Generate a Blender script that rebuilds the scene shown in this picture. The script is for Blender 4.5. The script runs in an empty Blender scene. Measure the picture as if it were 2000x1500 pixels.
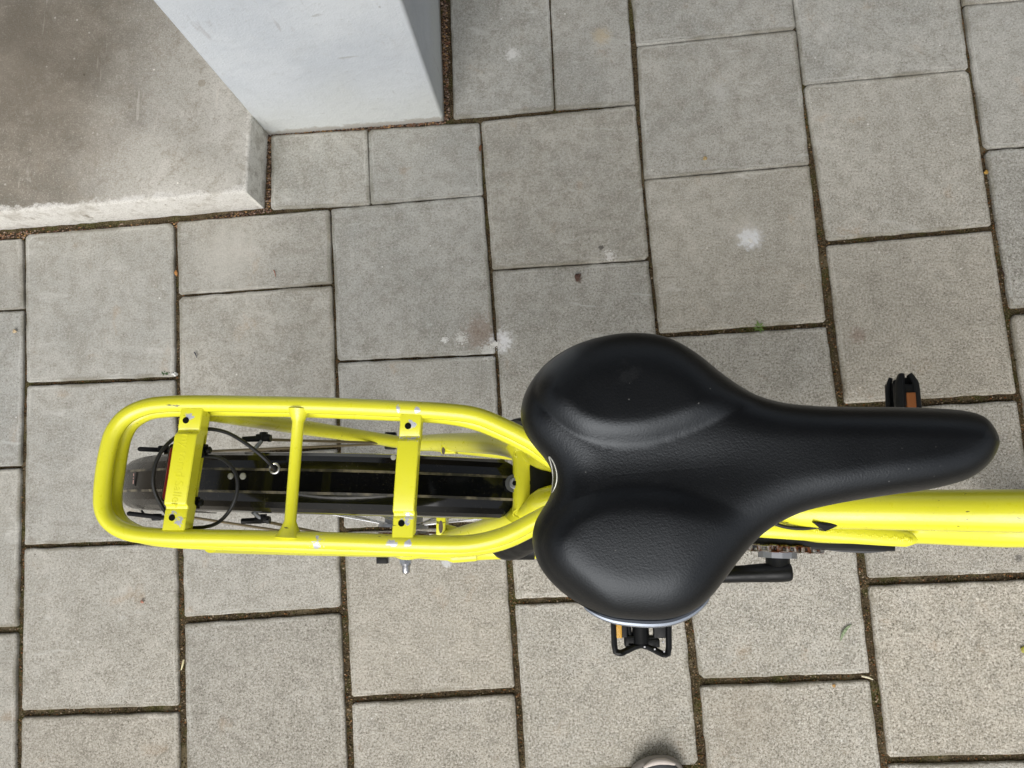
import bpy, math, random
import numpy as np
from mathutils import Vector, Matrix, noise
R=math.radians
random.seed(7)
sc=bpy.context.scene
col=sc.collection
# ---------------------------------------------------------------- camera
H=1.47859
F=1600.0                                   # focal length in pixels of the 2000 px wide photo
RC=np.array([[0.99714,0.0,-0.07561],[-0.00991,-0.99137,-0.13074],[-0.07495,0.13112,-0.98853]])
cam=bpy.data.objects.new('camera',bpy.data.cameras.new('camera')); col.objects.link(cam)
m=Matrix(((RC[0][0],-RC[1][0],-RC[2][0],0),(RC[0][1],-RC[1][1],-RC[2][1],0),(RC[0][2],-RC[1][2],-RC[2][2],H),(0,0,0,1)))
cam.matrix_world=m
cam.data.sensor_width=36; cam.data.lens=36*F/2000; cam.data.clip_start=.02; cam.data.clip_end=500
sc.camera=cam
sc.render.resolution_x=1024; sc.render.resolution_y=768
# ---------------------------------------------------------------- sky and sun (overcast)
SUN_EL,SUN_AZ=R(48),R(-100)                 # azimuth of the bright part of the sky, measured from +x
w=bpy.data.worlds.new('World'); sc.world=w; w.use_nodes=True
nt=w.node_tree; bg=nt.nodes['Background']
sky=nt.nodes.new('ShaderNodeTexSky'); sky.sky_type='NISHITA'; sky.sun_disc=False
sky.sun_elevation=SUN_EL; sky.sun_rotation=R(90)-SUN_AZ; sky.dust_density=4; sky.air_density=1.2
hs=nt.nodes.new('ShaderNodeHueSaturation'); hs.inputs['Saturation'].default_value=.30
nt.links.new(sky.outputs[0],hs.inputs['Color']); nt.links.new(hs.outputs[0],bg.inputs[0]); bg.inputs[1].default_value=.10
sd=bpy.data.lights.new('sun','SUN'); sd.energy=1.5; sd.angle=R(50); sd.color=(1,.985,.965)
so=bpy.data.objects.new('sun',sd); col.objects.link(so)
dv=Vector((math.cos(SUN_EL)*math.cos(SUN_AZ),math.cos(SUN_EL)*math.sin(SUN_AZ),math.sin(SUN_EL)))
so.rotation_euler=dv.to_track_quat('Z','Y').to_euler(); so.location=dv*5
sc.view_settings.view_transform='Standard'; sc.view_settings.look='None'; sc.view_settings.exposure=0.40; sc.view_settings.gamma=1
# ---------------------------------------------------------------- helpers
def at(px,py,z):
    d=RC.T@np.array([(px-1000)/F,(py-750)/F,1.0]); t=(z-H)/d[2]
    return Vector((t*d[0],t*d[1],z))
def pts(l,z=None):
    return [at(p[0],p[1],z if z is not None else p[2]) for p in l]
def L(r,g,b):                              # sRGB 0-255 to linear
    f=lambda c:(c/255/12.92) if c/255<.04045 else ((c/255+.055)/1.055)**2.4
    return (f(r),f(g),f(b),1)
class N:
    def __init__(s,name,base=(.5,.5,.5,1),rough=.5,metal=0,coat=0,spec=.5):
        s.m=bpy.data.materials.new(name); s.m.use_nodes=True; s.t=s.m.node_tree
        s.b=s.t.nodes['Principled BSDF']; s.co=s.t.nodes.new('ShaderNodeTexCoord').outputs['Object']
        s.b.inputs['Base Color'].default_value=base; s.b.inputs['Roughness'].default_value=rough
        s.b.inputs['Metallic'].default_value=metal; s.b.inputs['Coat Weight'].default_value=coat
        s.b.inputs['Specular IOR Level'].default_value=spec; s.b.inputs['Coat Roughness'].default_value=.08
    def n(s,k,**kw):
        x=s.t.nodes.new(k)
        for a,v in kw.items(): setattr(x,a,v)
        return x
    def put(s,sock,v):
        if hasattr(v,'links') or hasattr(v,'is_linked'): s.t.links.new(v,sock)
        else: sock.default_value=v
    def noise(s,scale,detail=3,rough=.55,vec=None,dist=0):
        x=s.n('ShaderNodeTexNoise'); x.inputs['Scale'].default_value=scale; x.inputs['Detail'].default_value=detail
        x.inputs['Roughness'].default_value=rough; x.inputs['Distortion'].default_value=dist
        s.t.links.new(vec or s.co,x.inputs['Vector']); return x.outputs[0]
    def stretch(s,sx,sy,sz,rot=(0,0,0)):
        x=s.n('ShaderNodeMapping'); x.inputs['Scale'].default_value=(sx,sy,sz); x.inputs['Rotation'].default_value=rot
        s.t.links.new(s.co,x.inputs['Vector']); return x.outputs[0]
    def vor(s,scale,feature='F1',vec=None):
        x=s.n('ShaderNodeTexVoronoi',feature=feature); x.inputs['Scale'].default_value=scale
        s.t.links.new(vec or s.co,x.inputs['Vector']); return x
    def ramp(s,v,a,b,lo=0,hi=1):
        x=s.n('ShaderNodeMapRange'); x.interpolation_type='SMOOTHSTEP'
        x.inputs[1].default_value=a; x.inputs[2].default_value=b; x.inputs[3].default_value=lo; x.inputs[4].default_value=hi
        s.put(x.inputs[0],v); return x.outputs[0]
    def math(s,op,a,b=0.0):
        x=s.n('ShaderNodeMath',operation=op); s.put(x.inputs[0],a); s.put(x.inputs[1],b); return x.outputs[0]
    def mix(s,f,a,b,mode='MIX'):
        x=s.n('ShaderNodeMix',data_type='RGBA',blend_type=mode); s.put(x.inputs[0],f); s.put(x.inputs[6],a); s.put(x.inputs[7],b); return x.outputs[2]
    def spot(s,c,r,amp=.5,scale=200,soft=.4,sq=(1,1,1)):     # noisy blob mask around world point c
        x=s.n('ShaderNodeVectorMath',operation='SUBTRACT'); s.t.links.new(s.co,x.inputs[0]); x.inputs[1].default_value=c
        y=s.n('ShaderNodeVectorMath',operation='MULTIPLY'); s.t.links.new(x.outputs[0],y.inputs[0]); y.inputs[1].default_value=sq
        l=s.n('ShaderNodeVectorMath',operation='LENGTH'); s.t.links.new(y.outputs[0],l.inputs[0])
        d=s.math('DIVIDE',l.outputs['Value'],r)
        nn=s.math('MULTIPLY',s.math('SUBTRACT',s.noise(scale,4,.7),.5),amp*4)
        return s.ramp(s.math('ADD',d,nn),1+soft/2,1-soft/2)
    def bump(s,h,strength=.3,dist=.001):
        x=s.n('ShaderNodeBump'); x.inputs['Strength'].default_value=strength; x.inputs['Distance'].default_value=dist
        s.put(x.inputs['Height'],h); s.t.links.new(x.outputs[0],s.b.inputs['Normal'])
    def col(s,v): s.put(s.b.inputs['Base Color'],v); return s
    def rgh(s,v): s.put(s.b.inputs['Roughness'],v); return s
class MB:
    def __init__(s): s.v=[]; s.f=[]; s.c=[]; s.tone=None
    def add(s,vs,fs,tone=None):
        o=len(s.v); s.v+= [tuple(v) for v in vs]; s.f+=[tuple(i+o for i in f) for f in fs]
        s.c+=[tone if tone is not None else (1,1,1,1)]*len(vs)
        return s
    def tube(s,P,r,seg=16,smooth=0,cap=True,flat=None,up=None):
        P=[Vector(p) for p in P]
        rr=list(r) if hasattr(r,'__len__') else [r]*len(P)
        if smooth:
            Q=[];q=[]
            n=len(P)
            for i in range(n-1):
                a=P[max(i-1,0)];b=P[i];c=P[i+1];d=P[min(i+2,n-1)]
                for k in range(smooth):
                    t=k/smooth
                    Q.append(.5*((2*b)+(c-a)*t+(2*a-5*b+4*c-d)*t*t+(3*b-a-3*c+d)*t**3)); q.append(rr[i]*(1-t)+rr[i+1]*t)
            Q.append(P[-1]); q.append(rr[-1]); P=Q; rr=q
        n=len(P); T=[]
        for i in range(n):
            T.append((P[min(i+1,n-1)]-P[max(i-1,0)]).normalized())
        u=Vector(up) if up is not None else (Vector((0,0,1)) if abs(T[0].z)<.9 else Vector((1,0,0)))
        vs=[];fs=[]
        for i in range(n):
            u=(u-T[i]*u.dot(T[i])).normalized(); w_=T[i].cross(u)
            fl=flat if flat else (1,1)
            for k in range(seg):
                a=2*math.pi*k/seg
                vs.append(P[i]+u*math.cos(a)*rr[i]*fl[0]+w_*math.sin(a)*rr[i]*fl[1])
        for i in range(n-1):
            for k in range(seg):
                a=i*seg+k;b=i*seg+(k+1)%seg; fs.append((a,b,b+seg,a+seg))
        if cap:
            fs.append(tuple(range(seg-1,-1,-1))); fs.append(tuple((n-1)*seg+k for k in range(seg)))
        return s.add(vs,fs)
    def cyl(s,a,b,r,r2=None,seg=24,bev=0):
        a=Vector(a);b=Vector(b);r2=r if r2 is None else r2
        if bev:
            d=(b-a).normalized()*bev
            return s.tube([a,a+d,b-d,b],[r-bev,r,r2,r2-bev],seg)
        return s.tube([a,b],[r,r2],seg)
    def box(s,c,size,rot=None,bev=.0):
        c=Vector(c);h=[x/2 for x in size]; M=rot if rot else Matrix.Identity(3)
        if not bev:
            vs=[c+M@Vector((sx*h[0],sy*h[1],sz*h[2])) for sx in(-1,1) for sy in(-1,1) for sz in(-1,1)]
            return s.add(vs,[(0,1,3,2),(4,6,7,5),(0,4,5,1),(2,3,7,6),(0,2,6,4),(1,5,7,3)])
        import bmesh
        bm=bmesh.new(); bmesh.ops.create_cube(bm,size=1)
        for v in bm.verts: v.co=Vector((v.co.x*size[0],v.co.y*size[1],v.co.z*size[2]))
        bmesh.ops.bevel(bm,geom=bm.edges[:],offset=bev,segments=3,affect='EDGES',profile=.5)
        bm.verts.index_update()
        vs=[c+M@v.co for v in bm.verts]; fs=[[v.index for v in f.verts] for f in bm.faces]; bm.free()
        return s.add(vs,fs)
    def prism(s,poly,z0,z1,bev=0):           # poly: list of Vector/xy, counter-clockwise seen from above
        n=len(poly); P=[Vector((p[0],p[1])) for p in poly]
        rings=[(0,z0),(0,z1)]
        if bev: rings=[(0,z0),(0,z1-bev),(bev*.3,z1-bev*.3),(bev,z1)]
        vs=[];fs=[]
        for off,z in rings:
            for i in range(n):
                a=P[i-1];b=P[i];c=P[(i+1)%n]
                n1=Vector((-(b-a).y,(b-a).x)).normalized();n2=Vector((-(c-b).y,(c-b).x)).normalized()
                nn=(n1+n2); nn=nn/max(nn.length_squared/2,.3)
                q=b+nn*off; vs.append((q.x,q.y,z))
        for k in range(len(rings)-1):
            for i in range(n):
                j=(i+1)%n; fs.append((k*n+i,k*n+j,(k+1)*n+j,(k+1)*n+i))
        fs.append(tuple(range((len(rings)-1)*n,len(rings)*n))); fs.append(tuple(range(n-1,-1,-1)))
        return s.add(vs,fs)
    def build(s,name,mat,parent=None,ang=35,attr=False,label=None):
        me=bpy.data.meshes.new(name); me.from_pydata(s.v,[],s.f); me.materials.append(mat.m if isinstance(mat,N) else mat)
        me.update(); me.polygons.foreach_set('use_smooth',[True]*len(me.polygons)); me.set_sharp_from_angle(angle=R(ang))
        if attr:
            a=me.color_attributes.new('tone','FLOAT_COLOR','POINT'); a.data.foreach_set('color',[x for c in s.c for x in c])
        o=bpy.data.objects.new(name,me); col.objects.link(o)
        if parent is not None:
            o.parent=parent
            r=parent
            if r.parent is None: o.location=-r.location
        if label: o['label']=label
        return o
def tag(o,label=None,cat=None,group=None,kind=None):
    if label:o['label']=label
    if cat:o['category']=cat
    if group:o['group']=group
    if kind:o['kind']=kind
    return o
def empty(name,loc):
    o=bpy.data.objects.new(name,None); o.location=loc; o.empty_display_size=.05; col.objects.link(o); return o
# ---------------------------------------------------------------- pavement
def interp(pl,t,a,b):                       # polyline sampled on coordinate a -> value b, linear extrapolation
    if t<=pl[0][a]: i=0
    elif t>=pl[-1][a]: i=len(pl)-2
    else:
        i=max(k for k in range(len(pl)-1) if pl[k][a]<=t)
    p,q=pl[i],pl[i+1]
    if i==0 and t<pl[0][a] or i==len(pl)-2 and t>pl[-1][a]: p,q=(pl[0],pl[-1])
    return p[b]+(q[b]-p[b])*(t-p[a])/(q[a]-p[a])
# vertical joints: (x, y, width) in photo pixels on the ground plane
VL={-1:[(-262,470,9),(-262,1500,10)],
 0:[(46,455,8),(49,604,8),(48,750,9),(43,912,8),(43,1068,9),(38,1230,10),(36,1395,10),(34,1500,10)],
 1:[(342,437,8),(345,577,9),(345,738,9),(350,1058,11),(354,1212,11),(354,1387,12),(358,1500,13)],
 2:[(645,408,5),(650,555,7),(656,706,8),(661,870,9),(671,1192,12),(680,1368,13),(684,1500,13)],
 3:[(938,236,6),(945,381,6),(960,527,6),(969,692,7),(975,780,8),(992,1100,10),(1001,1175,10),(1010,1350,10),(1021,1500,10)],
 4:[(1230,0,6),(1242,90,7),(1244,204,8),(1257,350,6),(1269,507,7),(1285,655,8),(1345,1210,13),(1360,1333,14),(1372,1500,15)],
 5:[(1548,0,5),(1556,57,5),(1569,165,5),(1583,321,6),(1610,472,10),(1620,633,12),(1645,795,12),(1682,1090,12),(1690,1137,14),(1706,1322,14),(1728,1487,15)],
 6:[(1880,0,5),(1893,135,5),(1922,292,7),(1943,445,11),(1968,608,12),(1992,775,12),(2042,1120,12),(2090,1480,13)],
 7:[(2215,0,8),(2262,292,9),(2310,600,11),(2370,1000,12),(2445,1480,13)],
 'M':[(1070,-80,6),(1072,0,6),(1084,215,6)],
 'T':[(718,255,4),(723,393,4)],
 'W':[(878,-80,2),(878,0,2),(886,226,2)],
 'S':[(530,262,2),(530,410,2)]}
# columns: left line, right line, horizontal joints (yleft, yright, width) from top to bottom
HC=[(-1,0,[(483,462,8),(620,604,7),(925,912,7),(1243,1230,12),(1562,1548,12)]),
 (0,1,[(457,434,3),(750,738,8),(1068,1057,9),(1395,1385,13),(1728,1716,14)]),
 (1,2,[(432,408,3),(577,555,7),(893,873,8),(1212,1192,13),(1545,1528,13)]),
 ('S','T',[(264,252,2),(409,400,3)]),('T',3,[(252,238,2),(399,381,3)]),
 (2,3,[(407,381,3),(706,692,7),(1036,1020,9),(1368,1350,13),(1705,1690,13)]),
 ('W','M',[(-85,-100,3),(232,214,3)]),('M',4,[(-100,-112,3),(214,204,3)]),
 (3,4,[(236,204,3),(527,507,5),(848,828,9),(1176,1162,10),(1513,1500,13)]),
 (4,5,[(-215,-235,5),(90,57,4),(350,321,4),(655,633,10),(990,975,12),(1333,1322,14),(1680,1668,14)]),
 (5,6,[(-145,-168,4),(165,135,4),(474,445,10),(795,775,14),(1137,1124,15),(1487,1478,15),(1840,1830,15)]),
 (6,7,[(-280,-300,5),(10,-18,4),(292,268,7),(608,592,13),(935,920,13),(1285,1272,14),(1640,1630,14)])]
pm=N('concrete_paver',rough=.93,spec=.25)
at_=pm.n('ShaderNodeAttribute'); at_.attribute_name='tone'
big=pm.noise(7,4,.6); mid=pm.noise(38,4,.6); fine=pm.noise(260,4,.8); vf=pm.noise(620,2,.8)
sepv=pm.n('ShaderNodeSeparateXYZ'); pm.t.links.new(pm.co,sepv.inputs[0])
coarse=pm.ramp(pm.math('SUBTRACT',pm.math('MULTIPLY',sepv.outputs['X'],.55),sepv.outputs['Y']),-.7,.55)    # worn aggregate shows more towards the open side
c0=pm.mix(pm.ramp(big,.3,.7),L(166,165,158),L(186,184,176))
c0=pm.mix(pm.math('MULTIPLY',coarse,.45),c0,L(190,178,157))
c0=pm.mix(pm.ramp(mid,.38,.72,0,.6),c0,L(146,142,131)); c0=pm.mix(pm.ramp(pm.noise(17,5,.7,dist=.6),.50,.70,0,.26),c0,L(138,133,120)); c0=pm.mix(pm.ramp(pm.noise(11,5,.7,vec=pm.stretch(1.1,.9,1,(.3,.2,1))),.54,.72,0,.28),c0,L(202,200,193))
sp=pm.math('ADD',pm.math('MULTIPLY',fine,.6),pm.math('MULTIPLY',vf,.4))
amp=pm.math('ADD',pm.math('MULTIPLY',coarse,.62),.42)
dk=pm.math('MULTIPLY',pm.ramp(sp,.50,.36),pm.math('MULTIPLY',amp,1.3))
lt=pm.math('MULTIPLY',pm.ramp(sp,.50,.63),pm.math('MULTIPLY',amp,.95))
c0=pm.mix(dk,c0,L(100,94,82)); c0=pm.mix(lt,c0,L(228,224,214))
pit=pm.vor(95); pits=pm.ramp(pit.outputs['Distance'],.11,.05); pits=pm.math('MULTIPLY',pits,pm.ramp(pm.noise(30,2),.52,.6))
c0=pm.mix(pm.math('MULTIPLY',pits,.75),c0,L(78,72,62))
wh=pm.vor(42); whs=pm.math('MULTIPLY',pm.ramp(wh.outputs['Distance'],.085,.05),pm.ramp(pm.noise(17,2),.56,.62))
c0=pm.mix(pm.math('MULTIPLY',whs,.8),c0,L(228,226,220))
rust=pm.ramp(pm.noise(14,3,.6,dist=.5),.63,.78,0,.30); c0=pm.mix(rust,c0,L(170,140,104))
al=at_.outputs['Alpha']
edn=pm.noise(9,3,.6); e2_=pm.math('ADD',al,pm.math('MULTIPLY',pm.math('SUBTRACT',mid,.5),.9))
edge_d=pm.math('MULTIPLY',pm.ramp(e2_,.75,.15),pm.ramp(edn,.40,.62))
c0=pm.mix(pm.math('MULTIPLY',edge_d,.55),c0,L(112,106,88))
edge_l=pm.math('MULTIPLY',pm.ramp(pm.math('ABSOLUTE',pm.math('SUBTRACT',e2_,.55)),.22,.03),pm.ramp(edn,.55,.42))
c0=pm.mix(pm.math('MULTIPLY',edge_l,.35),c0,L(214,212,204))
sw=pm.noise(26,4,.65,vec=pm.stretch(.35,1,1,(0,0,R(-38))),dist=.8); c0=pm.mix(pm.math('MULTIPLY',pm.ramp(sw,.60,.82),pm.ramp(coarse,.7,.2)),c0,L(206,206,200))
c0=pm.mix(1.0,c0,at_.outputs['Color'],'MULTIPLY')
def wspot(px,py,r,colr,amp=.5,scale=150,soft=.5,k=.9,sq=(1,1,1)):
    soft=soft*1.8; r=r*.88; k=k*.9
    global c0
    c0=pm.mix(pm.math('MULTIPLY',pm.spot(at(px,py,0),r,amp,scale,soft,sq),k),c0,L(*colr))
wspot(978,666,.021,(232,232,232),.75,110,.6,.9)
wspot(938,650,.030,(126,100,82),.9,120,.8,.55)
wspot(955,686,.017,(205,205,200),1.2,220,.3,.8)
wspot(900,662,.010,(225,225,220),1.8,300,.2,.7)
wspot(868,664,.006,(228,228,224),1.2,300,.2,.8)
wspot(1465,465,.020,(232,234,236),.8,130,.6,.9)
wspot(1450,440,.026,(208,202,190),1.1,120,1.2,.35)
wspot(1130,545,.007,(84,58,44),.6,200,.4,.85)
wspot(1000,104,.013,(215,215,212),.9,160,.7,.8)
wspot(1410,180,.014,(200,200,196),.9,120,1.4,.4)
wspot(445,500,.060,(196,193,184),.5,40,1.2,.6)
wspot(872,1100,.009,(222,224,224),.6,220,.4,.75)
wspot(1675,655,.014,(120,92,76),.7,160,.8,.5)
wspot(1175,70,.016,(184,166,132),.5,100,.9,.6)
wspot(1990,1090,.007,(70,66,66),.5,200,.5,.6)
wspot(1190,500,.009,(228,226,222),1.8,300,.2,.7)
wspot(1175,484,.005,(60,54,50),1.2,300,.3,.8)
wspot(1455,1400,.06,(150,140,124),.9,60,1.2,.4)
wspot(60,1060,.010,(120,110,96),.8,160,.6,.4)
pm.col(c0); pm.rgh(pm.ramp(mid,.3,.7,.88,.97)); pm.bump(pm.math('SUBTRACT',sp,pm.math('MULTIPLY',pits,.5)),.55,.0022)
def wob(a,b,n):
    out=[]
    d=(b-a); nn=Vector((-d.y,d.x,0)).normalized()
    for i in range(n):
        p=a+d*(i/n)
        k=noise.noise(Vector((p.x*40,p.y*40,1.3)))*.0012+noise.noise(Vector((p.x*150,p.y*150,7.7)))*.0011
        out.append(p+nn*k)
    return out
JO=[]                                        # joint centre lines for the grit
def paver(mb,q):
    n=[max(2,int((q[(i+1)%4]-q[i]).length/.013)) for i in range(4)]
    poly=[]; ch=[random.choice((.002,.003,.003,.004,.007)) for _ in range(4)]
    for i in range(4):
        a,b=q[i],q[(i+1)%4]; d=(b-a).normalized()
        e=ch[i]; e2=ch[(i+1)%4]
        poly+= [a+d*e]+wob(a+d*e,b-d*e2,n[i])[1:]+[b-d*e2]
    t=random.uniform(.88,1.02); wmt=random.uniform(-.015,.02)
    dz=random.uniform(-.0012,.0012)
    n_=len(poly); bv_=random.uniform(.0016,.0026)
    P=[Vector((p[0],p[1])) for p in poly]; base=len(mb.v)
    for off,z,al in ((0,-.035,0),(0,dz-bv_,0),(bv_*.4,dz-bv_*.35,0),(bv_,dz,.15),(.005,dz,.4),(.011,dz,1.0)):
        for i in range(n_):
            a=P[i-1];b=P[i];c=P[(i+1)%n_]
            n1=Vector((-(b-a).y,(b-a).x)).normalized();n2=Vector((-(c-b).y,(c-b).x)).normalized()
            nn=(n1+n2); nn=nn/max(nn.length_squared/2,.3)
            if off>.004:                      # pull the inner rings in as a scaled copy so that corners stay clean
                cc=sum(q_.x for q_ in P)/n_,sum(q_.y for q_ in P)/n_
                hx=max((p-Vector(cc)).length for p in P)*.7071
                r_=b+(Vector(cc)-b)*(off/hx)
            else: r_=b+nn*off
            mb.v.append((r_.x,r_.y,z)); mb.c.append((t*(1+wmt),t,t*(1-wmt*1.4),al))
    for k in range(5):
        for i in range(n_):
            j=(i+1)%n_; mb.f.append((base+k*n_+i,base+k*n_+j,base+(k+1)*n_+j,base+(k+1)*n_+i))
    mb.f.append(tuple(range(base+5*n_,base+6*n_)))
for k_ in VL:
    VL[k_]=[(x,y,(w-3 if w<=7 else (w-1.5 if w<=9 else w+.5))) for x,y,w in VL[k_]]
pv=MB()
for lk,rk,js in HC:
    A,B=VL[lk],VL[rk]
    js=[(a,b,(w-2.5 if 4<=w<=7 else (w-1 if w<10 else w+.5))) for a,b,w in js]
    for (y0l,y0r,w0),(y1l,y1r,w1) in zip(js[:-1],js[1:]):
        tl=(interp(A,y0l,1,0)+interp(A,y0l,1,2)/2,y0l+w0/2); tr=(interp(B,y0r,1,0)-interp(B,y0r,1,2)/2,y0r+w0/2)
        br=(interp(B,y1r,1,0)-interp(B,y1r,1,2)/2,y1r-w1/2); bl=(interp(A,y1l,1,0)+interp(A,y1l,1,2)/2,y1l-w1/2)
        paver(pv,[at(*bl,0),at(*br,0),at(*tr,0),at(*tl,0)])
        JO.append((Vector(at(interp(A,y1l,1,0),y1l,0)),Vector(at(interp(B,y1r,1,0),y1r,0)),w1/1080))
        JO.append((Vector(at(interp(B,y0r,1,0),y0r,0)),Vector(at(interp(B,y1r,1,0),y1r,0)),interp(B,y1r,1,2)/1080))
        JO.append((Vector(at(interp(A,y0l,1,0),y0l,0)),Vector(at(interp(A,y1l,1,0),y1l,0)),interp(A,y1l,1,2)/1080))
# regular paving outside the frame (30 cm slabs in the same bond)
ax=(at(650,1030,0)-at(345,1056,0)).normalized(); ay=Vector((-ax.y,ax.x,0)); G=.302
o1=at(350,1058,0)
for i in range(-7,12):
    x0=o1+ax*(G*i)
    for j in range(-9,9):
        off=.5*(i%2)
        c=x0+ax*G*.5+ay*(G*(j+off+.5))
        q=RC@np.array([c.x,c.y,-H]); ppx,ppy=1000+F*q[0]/q[2],750+F*q[1]/q[2]
        ins=False
        # column spans covered by the hand-placed rows
        if -420<ppx<2420:
            lo,hi=( -1e9,1700)
            if ppx<-262: lo,hi=1e9,-1e9
            elif ppx<500: lo=-1e9
            if lo<ppy<hi+130: ins=True
        if c.y>.60 and c.x<.2: ins=True
        if ins or (c.x-0)**2+(c.y)**2>5: continue
        g=.0045
        paver(pv,[x0+ax*g+ay*(G*(j+off)+g),x0+ax*(G-g)+ay*(G*(j+off)+g),x0+ax*(G-g)+ay*(G*(j+1+off)-g),x0+ax*g+ay*(G*(j+1+off)-g)])
tag(pv.build('pavement',pm,attr=True,ang=50),kind='structure')
# soil that fills the joints, one sheet to the horizon
gm=N('joint_soil',rough=.97,spec=.15)
a=gm.noise(60,4,.7); b=gm.noise(420,3,.8)
c=gm.mix(gm.ramp(a,.38,.62),L(62,52,38),L(84,72,54)); c=gm.mix(gm.ramp(gm.noise(22,3,.6),.5,.66,0,.75),c,L(74,78,34)); c=gm.mix(gm.ramp(gm.noise(16,4,.6,vec=gm.stretch(1,1,1,(0,0,1))),.54,.66,0,.7),c,L(128,116,92))
c=gm.mix(gm.ramp(b,.45,.72),c,L(140,124,98)); c=gm.mix(gm.ramp(b,.42,.28),c,L(30,25,18))
gm.col(c); gm.bump(b,.9,.004)
g=MB(); 
g.add([(-60,-60,-.0075),(60,-60,-.0075),(60,60,-.0075),(-60,60,-.0075)],[(0,1,2,3)])
tag(g.build('ground',gm),kind='structure')
# ---------------------------------------------------------------- doorstep and wall
SZ=.08
sa=at(514,405,0); sb=at(0,447,0); sc_=at(521,262,0); wr=at(867,234,0)
dstep=(sb-sa).normalized()
sl=sa+dstep*1.6
back=(sc_-sa).normalized()
sm=N('step_concrete',rough=.9,spec=.25)
n1=sm.noise(9,5,.62); n2=sm.noise(60,4,.65); n3=sm.noise(380,3,.75)
# worn dark patch away from the edges: distance from corner region
def line_d(mat,p,d):                         # signed distance to a vertical plane through p along d (positive left of d)
    nn=(-d.y,d.x,0)
    x=mat.n('ShaderNodeVectorMath',operation='SUBTRACT'); mat.t.links.new(mat.co,x.inputs[0]); x.inputs[1].default_value=p
    y=mat.n('ShaderNodeVectorMath',operation='DOT_PRODUCT'); mat.t.links.new(x.outputs[0],y.inputs[0]); y.inputs[1].default_value=nn
    return y.outputs['Value']
dS=line_d(sm,sa,-dstep)                      # distance behind the front edge
dE=line_d(sm,sa,back)                        # distance left of the right edge
e1=sm.math('ADD',dE,sm.math('MULTIPLY',sm.math('SUBTRACT',n1,.5),.35))
walk=sm.ramp(sm.math('ADD',e1,sm.math('MULTIPLY',dS,.35)),.15,.46)
cb=sm.mix(sm.ramp(n1,.3,.7),L(178,175,166),L(199,196,188))
cb=sm.mix(sm.math('MULTIPLY',walk,.85),cb,sm.mix(sm.ramp(sm.noise(12,5,.7),.38,.62),L(108,102,90),L(134,126,113)))
cb=sm.mix(sm.ramp(sm.math('ADD',dS,sm.math('MULTIPLY',sm.math('SUBTRACT',sm.noise(28,5,.75),.5),.06)),.012,.004),cb,L(208,206,200))
cb=sm.mix(sm.ramp(sm.math('ADD',dE,sm.math('MULTIPLY',sm.math('SUBTRACT',sm.noise(50,4,.7),.5),.05)),.010,.0),cb,L(222,220,213))
cb=sm.mix(sm.ramp(sm.noise(20,5,.72,dist=.5),.50,.68,0,.5),cb,L(150,143,130)); cb=sm.mix(sm.ramp(sm.noise(26,5,.75,dist=.8),.58,.68,0,.28),cb,L(206,202,193)); cb=sm.mix(sm.ramp(n2,.52,.75,0,.45),cb,L(132,122,106)); cb=sm.mix(sm.ramp(n3,.52,.34,0,.4),cb,L(110,100,86)); cb=sm.mix(sm.ramp(n3,.55,.7,0,.4),cb,L(225,221,212))
fl=sm.vor(36); cb=sm.mix(sm.math('MULTIPLY',sm.ramp(fl.outputs['Distance'],.10,.05),sm.ramp(sm.noise(15,2),.52,.60)),cb,L(226,222,214))
fl=sm.vor(24); cb=sm.mix(sm.math('MULTIPLY',sm.ramp(fl.outputs['Distance'],.09,.05),sm.ramp(sm.noise(11,2),.55,.60,0,.8)),cb,L(74,66,56))
cb=sm.mix(sm.math('MULTIPLY',sm.spot(at(394,162,SZ),.0075,.06,80,.3),.55),cb,L(140,130,112))
scr=sm.noise(70,2,.5,vec=sm.stretch(1,.12,1,(0,0,R(50)))); cb=sm.mix(sm.ramp(scr,.70,.74,0,.35),cb,L(214,208,198))
cb=sm.mix(sm.math('MULTIPLY',sm.spot(at(60,120,SZ),.14,.6,12,2.0),.6),cb,L(122,113,100))
sm.col(cb); sm.bump(sm.math('ADD',sm.math('MULTIPLY',n2,.6),n3),.45,.002)
st=MB()
wl=-dstep
poly=[]
e=sc_+ (sc_-sa).normalized()*.55
q=[sl,sa,e,sl+(e-sa)]
pp=[]
for i in range(4):
    a_,b_=q[i],q[(i+1)%4]; nn_=max(2,int((b_-a_).length/.01)); pp+=wob(a_,b_,nn_)
st.prism(pp,-.03,SZ,bev=.006)
rs=tag(st.build('doorstep',sm,ang=50),'low worn concrete doorstep with chipped white painted edges beside the painted wall','doorstep')
wm=N('painted_plaster',rough=.85,spec=.3)
n1=wm.noise(6,4,.6); n2=wm.noise(45,4,.6); n3=wm.noise(260,3,.7)
c=wm.mix(wm.ramp(n1,.3,.7),L(188,194,201),L(201,206,211))
zz=wm.n('ShaderNodeSeparateXYZ'); wm.t.links.new(wm.co,zz.inputs[0])
low=wm.ramp(wm.math('ADD',zz.outputs['Z'],wm.math('MULTIPLY',wm.math('SUBTRACT',n1,.5),.25)),.22,.02)
c=wm.mix(wm.math('MULTIPLY',low,.8),c,L(202,205,202))
scf=wm.noise(40,3,.5,vec=wm.stretch(1,1,.25)); c=wm.mix(wm.ramp(scf,.66,.74,0,.35),c,L(150,146,146))
sc2=wm.noise(34,3,.6,vec=wm.stretch(.3,1,1.4,(0,R(20),0))); c=wm.mix(wm.ramp(sc2,.68,.73,0,.45),c,L(150,150,146))
c=wm.mix(wm.spot(at(500,20,.5),.06,.7,60,1.2),c,L(186,180,190))
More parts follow.
